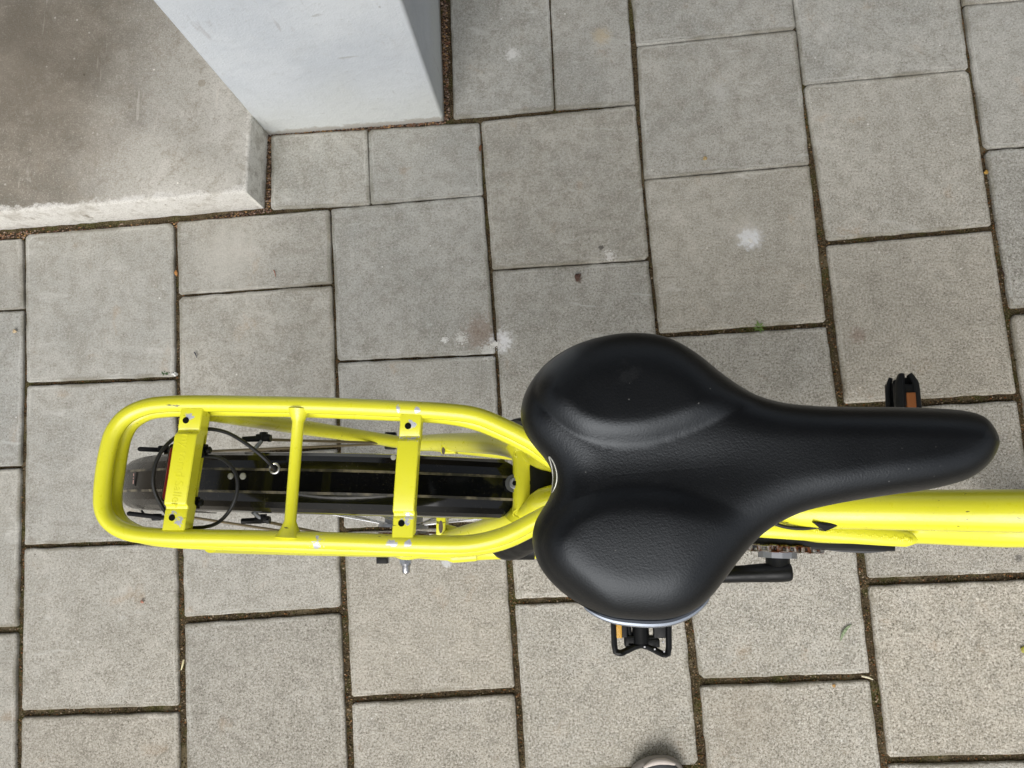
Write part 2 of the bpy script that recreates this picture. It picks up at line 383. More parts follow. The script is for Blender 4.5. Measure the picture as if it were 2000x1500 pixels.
ck=wm.vor(30); c=wm.mix(wm.math('MULTIPLY',wm.ramp(ck.outputs['Distance'],.07,.04),wm.ramp(wm.noise(13,2),.54,.6,0,.6)),c,L(120,116,108))
foot=wm.ramp(wm.math('ADD',zz.outputs['Z'],wm.math('MULTIPLY',wm.math('SUBTRACT',wm.noise(38,5,.75),.5),.05)),.016,.006); c=wm.mix(wm.math('MULTIPLY',foot,.6),c,L(150,142,128)); c=wm.mix(wm.ramp(wm.noise(16,5,.7,dist=.7),.55,.72,0,.3),c,L(176,180,184)); c=wm.mix(wm.ramp(wm.noise(90,4,.7),.60,.70,0,.3),c,L(170,170,168))
wm.col(c); wm.bump(wm.math('ADD',wm.math('MULTIPLY',n2,1.2),wm.math('MULTIPLY',n3,.5)),.5,.003)
wb=MB(); dw=(wr-sc_).normalized(); nb=Vector((-dw.y,dw.x,0))
rt=at(878,0,0); sd_=(at(858,0,0)-wr).normalized()
W0=sc_.copy(); W1=wr.copy()
wb_poly=[W0,W1,W1+sd_*1.2,W0+nb*1.2]
pp=[]
for i in range(4):
    a_,b_=wb_poly[i],wb_poly[(i+1)%4]; pp+=[a_+(b_-a_)*(k/8) for k in range(8)]
def rnd(pp,z0,z1):
    return pp
wb.prism(pp,-.03,2.68)
o=wb.build('wall',wm,ang=30)
bv=o.modifiers.new('bev','BEVEL'); bv.width=.005; bv.segments=3; bv.limit_method='ANGLE'; bv.angle_limit=R(50)
tag(o,'bluish white plastered wall corner rising beside the doorstep','wall')
cn=MB(); cn.box((0,.98,2.76),(7.0,2.75,.16),bev=.01)  # canopy out of view, added to block the overhead sky and darken upward reflections
cnm=N('added_canopy_timber',L(74,60,50),.8); cnm.col(cnm.mix(cnm.ramp(cnm.noise(8,4,.6,vec=cnm.stretch(.3,4,1)),.3,.7),L(66,52,42),L(92,76,62)))
cn.build('added_canopy',cnm,o)
# ---------------------------------------------------------------- grit and leaf crumbs in the joints
gt=N('grit',rough=.95,spec=.2); ga=gt.n('ShaderNodeAttribute'); ga.attribute_name='tone'; gt.col(ga.outputs['Color'])
gr=MB()
PAL=[(92,80,60),(70,62,40),(120,100,72),(60,58,30),(150,120,84),(46,38,28),(168,150,126),(80,78,38),(130,84,50)]
PALB=[(112,92,78),(138,116,100),(92,74,64),(164,144,128),(150,122,96),(78,64,56),(136,98,78),(176,140,96),(60,50,44)]
def stone(p,r,c,flat=.6):
    a0=random.random()*6.28; vs=[]; n=6
    for k in range(n):
        a=a0+k*6.283/n; rr=r*random.uniform(.7,1.2)
        vs.append((p.x+math.cos(a)*rr,p.y+math.sin(a)*rr*random.uniform(.6,1),p.z))
    vs.append((p.x,p.y,p.z+r*flat)); gr.add(vs,[(k,(k+1)%n,n) for k in range(n)],c)
def strew(a,b,w_,den,pal,rmin=.0007,rmax=.0019,z=-.0072):
    d=b-a; Ln=d.length; nn=Vector((-d.y,d.x,0)).normalized()
    for _ in range(int(Ln*den)):
        t=random.random(); p=a+d*t+nn*random.gauss(0,w_*.32)
        if (p-Vector(at(1000,750,0))).length>1.5: continue
        p.z=z+random.uniform(0,.0035); c=random.choice(pal); k=random.uniform(.7,1.15)
        cc=L(*c); stone(p,random.uniform(rmin,rmax),(cc[0]*k,cc[1]*k,cc[2]*k,1))
for a_,b_,w_ in JO:
    strew(a_,b_,w_,90+w_*30000,PAL if w_>.007 else PAL[:2]+PAL[5:6]*4+PAL[8:],z=-.0072 if w_>.007 else -.0095)
# wider gravel strips along the foot of step and wall
for a_,b_,w_ in ((at(-250,474,0),at(345,440,0),.013),(at(345,438,0),at(527,408,0),.010),(at(523,405,0),at(524,262,0),.009),(at(528,263,0),at(870,237,0),.007),(at(872,232,0),at(866,-60,0),.010)):
    strew(a_,b_,w_,2400,PALB,.0008,.0026,-.007)
tag(gr.build('joint_grit',gt,attr=True,ang=10),kind='stuff')
# ================================================================ bicycle
def bp(x,lat,z):                             # leaning bicycle plane -> world
    y=.0103-.033*(x+.25)+.046*(z-.72)
    return Vector((x+.033*lat,y+lat,z-.046*lat))
bike=empty('bicycle',bp(.2,0,0)*1.0)
tag(bike,'bright yellow bicycle with black saddle, empty rear rack and black rear mudguard','bicycle')
YE=(.80,.775,.036,1)
def yellow(name,spots=(),chips=True):
    y=N(name,YE,.26,coat=.6,spec=.45)
    c=y.mix(y.ramp(y.noise(18,3,.6),.3,.75,0,.35),YE,(.70,.675,.03,1))
    dust=y.noise(120,4,.7)
    c=y.mix(y.ramp(dust,.60,.80,0,.28),c,L(150,140,60))
    s1=y.noise(160,3,.6,vec=y.stretch(.25,1.3,1)); m1=y.math('MULTIPLY',y.ramp(s1,.69,.72),y.ramp(y.noise(14,2),.52,.60))
    c=y.mix(y.math('MULTIPLY',m1,.85),c,L(62,60,34))
    met=None
    for (p,r,amp,sq) in spots:
        s_=y.spot(p,r,amp*1.5,240,.3,sq); met=s_ if met is None else y.math('MAXIMUM',met,s_)
    if met is not None:
        c=y.mix(met,c,L(206,208,216)); 
        y.put(y.b.inputs['Metallic'],y.math('MULTIPLY',met,.35))
        y.put(y.b.inputs['Coat Weight'],y.math('SUBTRACT',.5,y.math('MULTIPLY',met,.5)))
    y.col(c); y.rgh(y.ramp(dust,.3,.7,.26,.42)); y.bump(y.noise(500,2),.06,.0004)
    return y
ZR=.755
yel=yellow('yellow_paint')
yrk=yellow('yellow_rack_paint',[(at(778,799,ZR+.007),.0019,.4,(1,.6,1)),(at(815,801,ZR+.007),.0026,.4,(1,1,1)),(at(766,1061,ZR+.007),.0034,.4,(.7,1.3,1)),(at(797,1062,ZR+.007),.0030,.45,(1,1,1)),(at(620,1064,ZR+.005),.0028,1.7,(1,.8,.6)),(at(622,1052,ZR+.006),.0026,1.8,(1,1,.6))])
ybr=yellow('yellow_bracket_paint',[(at(368,812,.765),.0035,.7,(1,1,.5)),(at(332,1003,.765),.0028,.6,(.6,1,.5)),(at(345,1018,.765),.0042,.7,(1,1,.5)),(at(342,1023,.765),.001,.2,(1,1,.5)),(at(802,828,.765),.004,.7,(1,1,.5)),(at(795,1012,.765),.0048,.8,(1,1,.5)),(at(800,855,.765),.003,1.2,(.5,1.5,.5))])
blk=N('black_plastic',(.005,.0055,.006,1),.5,spec=.28)
blk.rgh(blk.ramp(blk.noise(60,3),.3,.7,.36,.55)); blk.bump(blk.noise(900,2),.12,.0004)
rub=N('black_rubber',(.010,.010,.0105,1),.75,spec=.22); rub.bump(rub.noise(600,2),.3,.0005)
cabm=N('cable_rubber',(.014,.0145,.016,1),.5,spec=.35)
stl=N('steel',(.55,.55,.56,1),.28,metal=1); stl.rgh(stl.ramp(stl.noise(90,3),.35,.7,.2,.45))
alu=N('dull_aluminium',(.36,.37,.39,1),.45,metal=.9); alu.rgh(alu.ramp(alu.noise(70,3),.3,.7,.35,.6))
rusty=N('chain_metal',(.3,.3,.3,1),.45,metal=.8)
rc=rusty.mix(rusty.ramp(rusty.noise(60,4,.7),.45,.6),(.34,.33,.32,1),L(104,62,40)); rusty.col(rc)
dark=N('dark_hole',(.006,.006,.005,1),.9,spec=.1)
silver=N('silver_trim',L(150,158,170),.26,metal=.55,coat=.3)
red=N('red_lens',L(96,6,10),.3)
amber=N('amber_reflector',(.60,.31,.012,1),.3,coat=.3)
av=amber.vor(900); amber.bump(av.outputs['Distance'],.6,.0008)
white=N('pale_rivet',L(168,168,162),.45)
# ---- saddle
OUT=[(1944,870),(1941,850),(1930,829),(1913,812),(1886,803),(1850,799),(1800,797),(1740,796),(1680,796),(1620,795),(1575,793),(1530,788),(1490,778),(1455,763),(1425,744),(1400,726),(1375,705),(1350,687),(1325,672),(1300,661),(1270,654),(1240,652),(1205,653),(1165,660),(1130,671),(1098,687),(1068,709),(1043,737),(1026,767),(1018,797),(1019,825),(1029,851),(1046,875),(1062,894),(1074,913),(1080,935),(1078,957),(1069,979),(1056,1000),(1045,1022),(1040,1050),(1044,1080),(1055,1108),(1075,1135),(1102,1160),(1133,1181),(1165,1196),(1200,1206),(1240,1210),(1280,1211),(1315,1207),(1350,1194),(1380,1173),(1403,1147),(1424,1118),(1445,1090),(1468,1062),(1495,1037),(1530,1015),(1570,998),(1620,986),(1680,975),(1740,966),(1800,958),(1845,949),(1885,937),(1914,919),(1933,897)]
ZS=.985
def xy(p,z): q=at(p[0],p[1],z); return (q.x,q.y)
def smoothloop(P,k):
    n=len(P); o=[]
    for i in range(n):
        a,b,c,d=[np.array(P[(i+j)%n],float) for j in (-1,0,1,2)]
        for s in range(k):
            t=s/k; o.append(.5*((2*b)+(c-a)*t+(2*a-5*b+4*c-d)*t*t+(3*b-a-3*c+d)*t**3))
    return np.array(o)
OL=smoothloop([xy(p,ZS) for p in OUT],5)
def segdist(P,loop):
    A=loop; B=np.roll(loop,-1,0); D=B-A
    t=np.clip(((P[:,None,:]-A)*D).sum(2)/(D*D).sum(1),0,1)
    q=A+D*t[...,None]; return np.sqrt(((P[:,None,:]-q)**2).sum(2)).min(1)
def inside(P,loop):
    A=loop;B=np.roll(loop,-1,0); r=np.zeros(len(P),int)
    for a,b in zip(A,B):
        c=((a[1]>P[:,1])!=(b[1]>P[:,1]))
        with np.errstate(divide='ignore',invalid='ignore'):
            x=(b[0]-a[0])*(P[:,1]-a[1])/(b[1]-a[1])+a[0]
        r+= (c&(P[:,0]<x)).astype(int)
    return r%2==1
def sst(x): x=np.clip(x,0,1); return x*x*(3-2*x)
PU=smoothloop([xy(p,1.0) for p in [(1440,800),(1385,824),(1330,845),(1260,864),(1190,866),(1135,852),(1090,822),(1056,785),(1048,758),(1062,722),(1090,690),(1130,655),(1235,610),(1340,610),(1460,690),(1500,770)]],4)
PL=smoothloop([xy(p,1.0) for p in [(1470,1020),(1400,985),(1300,959),(1210,956),(1130,976),(1085,1008),(1062,1050),(1064,1085),(1082,1118),(1120,1152),(1150,1185),(1200,1240),(1290,1260),(1380,1230),(1480,1120),(1520,1060)]],4)
nose=np.array(xy((1949,872),ZS)); tail=np.array(xy((1080,932),ZS)); axd=(nose-tail)/np.linalg.norm(nose-tail); axn=np.array([-axd[1],axd[0]])
def sz(P):
    P=np.atleast_2d(P).astype(float)
    d=segdist(P,OL); d=np.where(inside(P,OL),d,0)
    u=(P-tail)@axd/np.linalg.norm(nose-tail)
    Re=.030-.009*sst((u-.35)/.3); e=np.clip(d/Re,0,1); edge=np.sqrt(np.clip(1-(1-e)**2.3,0,1))
    vlat=(P-tail)@axn
    h=ZS+.020*edge+.007-.009*np.clip(np.abs(vlat)/.09,0,1)**2-.0045*(1-edge)
    h-=.0035*np.exp(-(vlat/.018)**2)*sst((.62-u)/.35)              # central channel
    h-=.005*sst((u-.72)/.3)+.003*sst((.45-u)/.4)*0
    for Q,hh in ((PU,.0062),(PL,.0042)):
        dd=segdist(P,Q); s_=np.where(inside(P,Q),dd,-dd)
        fade=sst(((.52 if hh>.0045 else .46)-u)/.22)
        x_=np.clip((s_+.0010)/.0135,0,1); h+=hh*(1-(1-x_)**1.6)*fade
    return h
spine=[np.array(xy(p,ZS)) for p in ((1215,800),(1215,1060))]
# grid of rings between outline and a medial curve
m0=np.array(xy((1190,930),ZS)); m1=np.array(xy((1880,872),ZS)); mdir=(m1-m0)/np.linalg.norm(m1-m0)
tt=np.clip(((OL-m0)@mdir)/np.linalg.norm(m1-m0),0,1)
for _ in range(30): tt=(np.roll(tt,1)+tt*2+np.roll(tt,-1))/4
MED=m0+tt[:,None]*(m1-m0)
sad=MB(); NR=46; n=len(OL); vs=[]
for k in range(NR+1):
    f=(k/NR)**1.7 if k<NR else 1
    P=OL*(1-f)+MED*f
    z=sz(P) if k else np.full(n,ZS)
    vs+=[(p[0],p[1],zz_) for p,zz_ in zip(P,z)]
fs=[(k*n+i,k*n+(i+1)%n,(k+1)*n+(i+1)%n,(k+1)*n+i) for k in range(NR) for i in range(n)]
# side wall below the widest line
NRM=np.roll(OL,-1,0)-np.roll(OL,1,0); NRM/=np.linalg.norm(NRM,axis=1)[:,None]; INW=np.stack([-NRM[:,1],NRM[:,0]],1)
test=inside(OL+INW*.002,OL)
INW*= 1 if test.mean()>.5 else -1
base=len(vs)
for off,dz in ((.0002,-.003),(.001,-.008),(.003,-.014),(.006,-.020),(.010,-.024),(.022,-.026)):
    P=OL+INW*off; vs+=[(p[0],p[1],ZS+dz) for p in P]
sides=[(0 if k==0 else base+(k-1)*n,base+k*n) for k in range(6)]
for a_,b_ in sides:
    fs+=[(b_+i,b_+(i+1)%n,a_+(i+1)%n,a_+i) for i in range(n)]
sad.add(vs,fs)
lm=N('saddle_leather',(.0045,.0050,.0058,1),.5,spec=.46)
g1=lm.vor(1000,'SMOOTH_F1'); g2=lm.noise(750,3,.6); g3=lm.noise(12,3,.6)
sc1=lm.math('MAXIMUM',lm.spot(at(1225,735,1.01),.006,1.0,170,1.0),lm.spot(at(1213,778,1.01),.004,1.2,200,1.0))
sc1=lm.math('MAXIMUM',sc1,lm.math('MULTIPLY',lm.spot(at(1228,900,1.0),.004,1.2,200,1.0),.6))
dst=lm.vor(130); ds=lm.math('MULTIPLY',lm.ramp(dst.outputs['Distance'],.075,.04),lm.ramp(lm.noise(50,2),.55,.62))
lm.b.inputs['Specular Tint'].default_value=(.88,.94,1,1)
c=lm.mix(lm.math('MULTIPLY',sc1,.02),(.0045,.0050,.0058,1),L(150,150,150)); c=lm.mix(lm.math('MULTIPLY',ds,.22),c,L(170,170,165))
lm.col(c); lm.rgh(lm.ramp(g3,.3,.7,.36,.44))
lm.bump(lm.math('ADD',lm.math('MULTIPLY',g1.outputs['Distance'],.6),g2),.18,.0006)
saddle=sad.build('saddle',lm,bike,ang=80)
shell=MB(); lo=[]
P1=OL+INW*.008; P2=OL+INW*.016
shell.add([(p[0],p[1],ZS-.022) for p in P1]+[(p[0],p[1],ZS-.036) for p in P2],[(i,(i+1)%n,n+(i+1)%n,n+i) for i in range(n)]+[tuple(range(n,2*n))])
shell.build('saddle_base',blk,saddle,ang=60)
def trim(pa,pb,zc,off,name):
    a_=np.array(xy(pa,ZS)); b_=np.array(xy(pb,ZS))
    ia=int(((OL-a_)**2).sum(1).argmin()); ib=int(((OL-b_)**2).sum(1).argmin())
    idx=list(range(min(ia,ib),max(ia,ib)+1)); mm=MB(); k=len(idx)
    P=[];rr=[]
    for j,i in enumerate(idx):
        s_=math.sin(math.pi*min(1,max(0,j/(k-1))))**.45
        p=OL[i]-INW[i]*off*s_; P.append(Vector((p[0],p[1],zc))); rr.append(.0003+.0046*s_)
    mm.tube(P,rr,12,flat=(1.25,.62),up=(0,0,1)); return mm.build(name,silver,saddle)
trim((1140,1186),(1388,1166),ZS-.007,.0024,'silver_trim')
trim((1085,695),(1215,652),ZS-.006,-.0022,'silver_trim')
bd=MB(); BP=[(1073,893),(1081,903),(1087,920),(1088,937),(1084,952),(1078,962),(1079,948),(1080,930),(1078,912)]
q=smoothloop([xy(p,ZS+.004) for p in BP],4); zz_=sz(q)
bd.tube([Vector((p[0],p[1],max(z,ZS+.001)+.0004)) for p,z in zip(q,zz_)]+[Vector((q[0][0],q[0][1],max(zz_[0],ZS+.001)+.0004))],.00042,8)
bd.build('badge_ring',N('badge_silver',L(190,190,180),.35,metal=.4),saddle)
# saddle rails and seat post
cl=tail+axd*.115
rl=MB()
for s_ in (-1,1):
    P=[Vector((*(tail+axd*.03+axn*.022*s_),ZS-.034)),Vector((*(tail+axd*.07+axn*.022*s_),ZS-.058)),Vector((*(tail+axd*.15+axn*.022*s_),ZS-.058)),Vector((*(tail+axd*.225+axn*.006*s_),ZS-.032))]
    rl.tube(P,.0035,10,smooth=5)
rl.build('saddle_rail',stl,saddle)
stp=Vector((cl[0],cl[1],ZS-.058)); sb_=bp(.205,0,.55)
mm=MB(); mm.cyl(stp,sb_,.0136); mm.box(stp,(.05,.05,.02),bev=.004); mm.build('seat_post',blk,bike)
# ---- frame: seat tube, upper tube, down tube, head tube
BB=bp(.279,0,.28)
def ftube(name,P,r,mat=yel,**k):
    t=MB(); t.tube(P,r,k.pop('seg',24),**k); return t.build(name,mat,bike)
st_top=bp(.172,0,.70)
ftube('seat_tube',[BB,st_top],.0175)
head_lo=bp(.800,0,.60); head_hi=bp(.745,0,.80)
ftube('upper_tube',[bp(.225,0,.47),at(1540,994,.50),at(1750,996,.535),at(2000,998,.585),bp(.62,.004,.64),bp(.755,0,.745)],[.021,.0215,.0222,.0224,.0222,.021],smooth=6)
ftube('down_tube',[bp(.29,0,.30),at(1600,1017,.35),at(1800,1024,.41),at(2000,1030,.47),bp(.62,0,.53),bp(.785,0,.64)],[.029,.029,.024,.023,.023,.022],smooth=6)
g_=MB()                                       # gusset and weld between the two tubes
PA=[(1480,1030),(1560,1034),(1650,1040),(1720,1046),(1770,1052),(1790,1056)]
g_.tube([at(px_,py_,.435) for px_,py_ in PA],[.012,.013,.013,.012,.010,.003],16,smooth=5,flat=(.55,1))
g_.build('gusset',yel,bike)
wd=MB()
for i in range(46):
    t=i/45; px_=1590+190*t; py_=1034+19*t+2*math.sin(i*1.3)
    p=at(px_,py_,.4405-.0015*t); wd.tube([p+Vector((-.0013,.004,0)),p+Vector((.0,.0,.0010)),p+Vector((-.0013,-.004,-.0005))],[.0008,.0017,.0008],8,smooth=2)
wd.build('weld_bead',yel,bike,ang=60)
ftube('head_tube',[head_lo,head_hi],.022)
ftube('fork_blade',[bp(.80,.045,.62),bp(.84,.055,.50),bp(.905,.055,.35)],[.016,.014,.009],smooth=5)
ftube('fork_blade',[bp(.80,-.045,.62),bp(.84,-.055,.50),bp(.905,-.055,.35)],[.016,.014,.009],smooth=5)
ftube('fork_crown',[bp(.80,-.05,.615),bp(.80,.05,.615)],.016)
ftube('handlebar_stem',[head_hi,bp(.725,0,.90),bp(.75,0,.98)],[.014,.014,.014],blk,smooth=4)
ftube('handlebar',[bp(.50,-.29,.99),bp(.60,-.28,1.0),bp(.70,-.20,1.01),bp(.75,-.07,.985),bp(.75,.07,.985),bp(.70,.20,1.01),bp(.60,.28,1.0),bp(.50,.29,.99)],.011,stl,smooth=6)
for s_ in(-1,1): ftube('grip',[bp(.49,.291*s_,.989),bp(.595,.281*s_,1.0)],.016,rub)
# ---- wheels
def wheel(cx,cz,R0,name='wheel'):
    def wp(a,r,lat): return bp(cx+math.cos(a)*r,lat,cz+math.sin(a)*r)
    def ring(mb,prof,seg=128):
        k=len(prof); vs=[wp(2*math.pi*i/seg,p[0],p[1]) for i in range(seg) for p in prof]
        mb.add(vs,[(i*k+j,i*k+(j+1)%k,((i+1)%seg)*k+(j+1)%k,((i+1)%seg)*k+j) for i in range(seg) for j in range(k)])
    e=MB(); hubc=bp(cx,0,cz)
    e.cyl(bp(cx,-.040,cz),bp(cx,.040,cz),.026 if cx<0 else .015,bev=.003); e.cyl(bp(cx,-.041,cz),bp(cx,-.037,cz),.034 if cx<0 else .02); e.cyl(bp(cx,.041,cz),bp(cx,.037,cz),.034 if cx<0 else .02)
    wo=e.build(name,alu,bike)
    t=MB(); rt=.0195; rc_=R0-rt
    ring(t,[(rc_+rt*math.cos(b),rt*math.sin(b)) for b in [2*math.pi*j/20 for j in range(20)]])
    for i in range(150):                       # tread blocks
        a=2*math.pi*i/150
        for s_ in (-1,1):
            b0,b1=(.55,1.0) if i%2 else (.35,.85)
            P=[wp(a,rc_+(rt+.0006)*math.cos(b0),s_*(rt+.0006)*math.sin(b0)),wp(a+.010,rc_+(rt+.0006)*math.cos(b1),s_*(rt+.0006)*math.sin(b1))]
            t.tube(P,[.0022,.0016],6)
    t.build('tyre',rub,wo,ang=40)
    r_=MB(); ring(r_,[(R0-.038,-.0125),(R0-.034,-.0135),(R0-.050,-.012),(R0-.056,-.006),(R0-.056,.006),(R0-.050,.012),(R0-.034,.0135),(R0-.038,.0125),(R0-.044,0)][::-1]); r_.build('rim',stl,wo,ang=30)
    for i in range(36):
        a=2*math.pi*i/36; s_=1 if i%2 else -1; a2=a+(.35 if i%4<2 else -.35)
        q_=MB(); q_.tube([wp(a2,.032 if cx<0 else .019,.036*s_),wp(a,R0-.055,.0)],.0010,6); q_.build('spoke',stl,wo)
    return wo
AX=(-.234,.348)
wheel(AX[0],AX[1],.345)
wheel(.905,.348,.345)
# ---- mudguard
fm=N('mudguard_plastic',(.003,.0034,.0038,1),.08,coat=0,spec=.30)
f1=fm.noise(30,5,.65); f2=fm.noise(500,3,.8); sx_=fm.n('ShaderNodeSeparateXYZ'); fm.t.links.new(fm.co,sx_.inputs[0])
rear=fm.ramp(fm.math('ADD',sx_.outputs['X'],fm.math('MULTIPLY',fm.math('SUBTRACT',f1,.5),.12)),-.27,-.46)
dirt=fm.math('ADD',fm.math('MULTIPLY',rear,.6),fm.ramp(f1,.52,.75,0,.30))
spk=fm.math('MULTIPLY',fm.ramp(f2,.60,.72),fm.ramp(f1,.45,.62,.08,.8))
c=fm.mix(fm.math('MULTIPLY',dirt,.16),(.004,.0045,.005,1),L(108,98,84)); c=fm.mix(fm.math('MULTIPLY',spk,.35),c,L(150,142,126))
scr2=fm.noise(30,4,.6,vec=fm.stretch(.2,1.5,1),dist=.6); c=fm.mix(fm.ramp(scr2,.70,.74,0,.35),c,L(170,168,164))
fm.col(c); fm.rgh(fm.math('ADD',fm.math('MULTIPLY',dirt,.30),.08)); fm.bump(f1,.05,.001)
RF=.3585
SEC=[(-.0305,-.040),(-.0303,-.026),(-.0290,-.0165),(-.0255,-.0095),(-.0200,-.0042),(-.0108,0),(.0108,0),(.0200,-.0042),(.0255,-.0095),(.0290,-.0165),(.0303,-.026),(.0305,-.040)]
fd=MB(); A0,A1=R(59.3),R(196); NS=100
def fw(a,lat,dr): return bp(AX[0]+math.cos(a)*(RF+dr),lat+.0035*max(0,(1.75-a)),AX[1]+math.sin(a)*(RF+dr))
vs=[]
for i in range(NS+1):
    a=A0+(A1-A0)*i/NS
    for lat,dr in SEC:
        aa=a
        if i<8: aa=a+ (abs(lat)/.030)**3*.055*(1-i/8)
        vs.append(fw(aa,lat,dr))
    for lat,dr in SEC[::-1]: 
        aa=a
        if i<8: aa=a+ (abs(lat)/.030)**3*.055*(1-i/8)
        vs.append(fw(aa,lat*.95,dr-.0018))
k=2*len(SEC)
fd.add(vs,[(i*k+j,i*k+(j+1)%k,(i+1)*k+(j+1)%k,(i+1)*k+j)[::-1] for i in range(NS) for j in range(k)]+[tuple(range(k)),tuple(NS*k+j for j in range(k))[::-1]])
fend=fd.build('mudguard',fm,bike,ang=9)
pin=N('mudguard_pinstripe',L(84,78,66),.45); pin.col(pin.mix(pin.ramp(pin.noise(40,4,.7),.4,.65),L(40,38,34),L(128,120,100)))
for s_ in (-1,1):
    pz=MB(); vs=[]
    for i in range(NS+1):
        a=A0+.01+(A1-A0-.01)*i/NS
        for lat in (.0097,.0122): vs.append(fw(a,s_*lat,.0004-(.0006 if lat>.011 else 0)))
    pz.add(vs,[(i*2,i*2+1,i*2+3,i*2+2) for i in range(NS)]); pz.build('pinstripe',pin,fend)
def on_f(px_,py_):                           # nearest crown point of the mudguard along the ray
    best=None
    for i in range(400):
        a=A0+(A1-A0)*i/400
        p=fw(a,0,0); q=at(px_,py_,p.z)
        d=abs(q.x-p.x)
        if best is None or d<best[0]: best=(d,q,a)
    return best[1],best[2]
def disc(name,px_,py_,r,mat,h=.0012,dr=0):
    p,a=on_f(px_,py_); nn=Vector((math.cos(a),0,math.sin(a)))
    mb=MB(); mb.tube([p-nn*.004,p+nn*(h*.5+dr),p+nn*(h+dr)],[r,r,r*.6],20); return mb.build(name,mat,fend)
disc('rivet',451,930,.0031,white,.0022); disc('rivet',475,930,.0033,white,.0022); disc('rivet',768,893,.0026,white,.0006,-.004)
p,a=on_f(537,915)
gm_=MB(); 
for i in range(1): gm_.tube([p+Vector((.0046*math.cos(t),.0046*math.sin(t),.0012)) for t in [k*2*math.pi/20 for k in range(21)]],.0011,8,cap=False)
gm_.build('grommet',stl,fend)
# small rear sticker
p,a=on_f(264,935); tn=Vector((-math.sin(a),0,math.cos(a))); nn=Vector((math.cos(a),0,math.sin(a)))
s_=MB(); b_=p+nn*.0012; s_.add([b_-tn*.0035+Vector((0,-.0075,0)),b_+tn*.0035+Vector((0,-.0075,0)),b_+tn*.0035+Vector((0,.0075,0)),b_-tn*.0035+Vector((0,.0075,0))],[(0,1,2,3)])
so_=s_.build('sticker',N('sticker_dark',L(40,36,38),.4),fend)
s_=MB(); b_=p+nn*.0018
for k,(u0,u1) in enumerate(((-.0055,-.0015),(.0,.0012),(.003,.0055))): s_.add([b_-tn*.0018+Vector((0,u0,0)),b_+tn*.0016+Vector((0,u0,0)),b_+tn*.0018+Vector((0,u1,0)),b_-tn*.0012+Vector((0,u1,0))],[(0,1,2,3)])
s_.build('sticker_mark',N('sticker_pink',L(190,150,140),.4),fend)
# mudguard nose bracket with bolt
p=at(1004,944,.668)
mb=MB(); mb.cyl(p+Vector((0,0,-.004)),p+Vector((0,0,.0018)),.0088,seg=28,bev=.0006); br_=mb.build('mudguard_bracket',N('grey_plastic',L(74,76,78),.55),fend)
mb=MB(); mb.cyl(p+Vector((.001,0,.001)),p+Vector((.001,0,.0040)),.0056,seg=24,bev=.0012); mb.build('bolt',alu,fend)
mb=MB(); mb.cyl(p+Vector((.001,0,.0030)),p+Vector((.001,0,.0051)),.0026,seg=6); mb.build('bolt_socket',dark,fend)
# ---- rack
UP=[(1150,915),(1085,892),(1040,862),(985,834),(930,812),(870,804),(790,799),(700,795),(600,791.5),(500,789.5),(400,788),(330,789),(285,795),(248,812),(223,842),(211,880),(204,920),(200,960),(201,992),(212,1016),(236,1034),(272,1044),(330,1049),(400,1050.5),(500,1052.5),(600,1055),(700,1058),(780,1061),(860,1063),(915,1062),(960,1054),(1000,1040),(1040,1019),(1085,996),(1150,965)]
LO=[(1150,921),(1085,902),(1040,874),(985,846),(930,824),(870,812),(790,807),(700,803),(600,799.5),(500,797.5),(400,797),(330,799),(290,805),(258,824),(242,850),(234,880),(228,917),(222,962),(223,994),(233,1018),(252,1034),(282,1046),(330,1053),(400,1057),(500,1061),(600,1065),(700,1067.5),(780,1070),(860,1072),(915,1070),(960,1063),(1000,1050),(1040,1030),(1085,1007),(1150,975)]
rk=MB(); rk.tube([at(a_,b_,ZR) for a_,b_ in UP],.0077,24,smooth=5); rack=rk.build('rear_rack',yrk,bike)
rk=MB(); rk.tube([at(a_,b_,.7365) for a_,b_ in LO],.0078,24,smooth=5); rk.build('lower_loop',yel,rack)
pa,pb=at(584,803,ZR-.001),at(565,1044,ZR-.001); dd=(pb-pa).normalized()
rk=MB(); rk.tube([pa-dd*.002,pa+dd*.004,pa+dd*.010,pb-dd*.012,pb-dd*.005,pb+dd*.002],[.011,.0078,.0053,.0053,.0082,.013],20); rk.build('cross_tube',yrk,rack)
def bracket(xa,ya,xb,yb,wpx,flange,name,fr):
    mb=MB(); Zt=ZR+.0095
    # profile along the rail-to-rail direction t: (t, z offset, py)
    prof=[(0,0),(.035,0),(.155,0),(.175,-.001),(.195,-.0005),(.215,.0035),(.235,.0042),(.765,.0042),(.785,.0035),(.805,-.0005),(.825,-.001),(.845,0),(.965,0),(1,0)]
    W=wpx*.72/F/2
    rows=[]
    for t,dz in prof:
        c_=at(xa+(xb-xa)*t,ya+(yb-ya)*t,Zt)
        c_.z=Zt+dz*-1 if False else Zt+(dz-.0035)
        fl=flange if .03<t<.97 else .003
        rows.append([(-W,-fl),(-W,-.0008),(-W+.0008,0),(W-.0008,0),(W,-.0008),(W,-fl),(W-.0018,-fl),(W-.0018,-.002),(-W+.0018,-.002),(-W+.0018,-fl)])
        rows[-1]=[(c_.x+a_,c_.y,c_.z+b_) for a_,b_ in rows[-1]]
    k=10; n_=len(rows)
    mb.add([p for r_ in rows for p in r_],[(i*k+j,(i+1)*k+j,(i+1)*k+(j+1)%k,i*k+(j+1)%k) for i in range(n_-1) for j in range(k)]+[tuple(range(k)),tuple((n_-1)*k+j for j in range(k))[::-1]])
    return mb.build(name,ybr,rack,ang=25),Zt-.0035,W
b1,Z1,W1_=bracket(371,797,334,1036,46,.016,'rack_bracket',0)
b2,Z2,W2_=bracket(801,809,784,1050,42,.011,'rack_bracket',0)
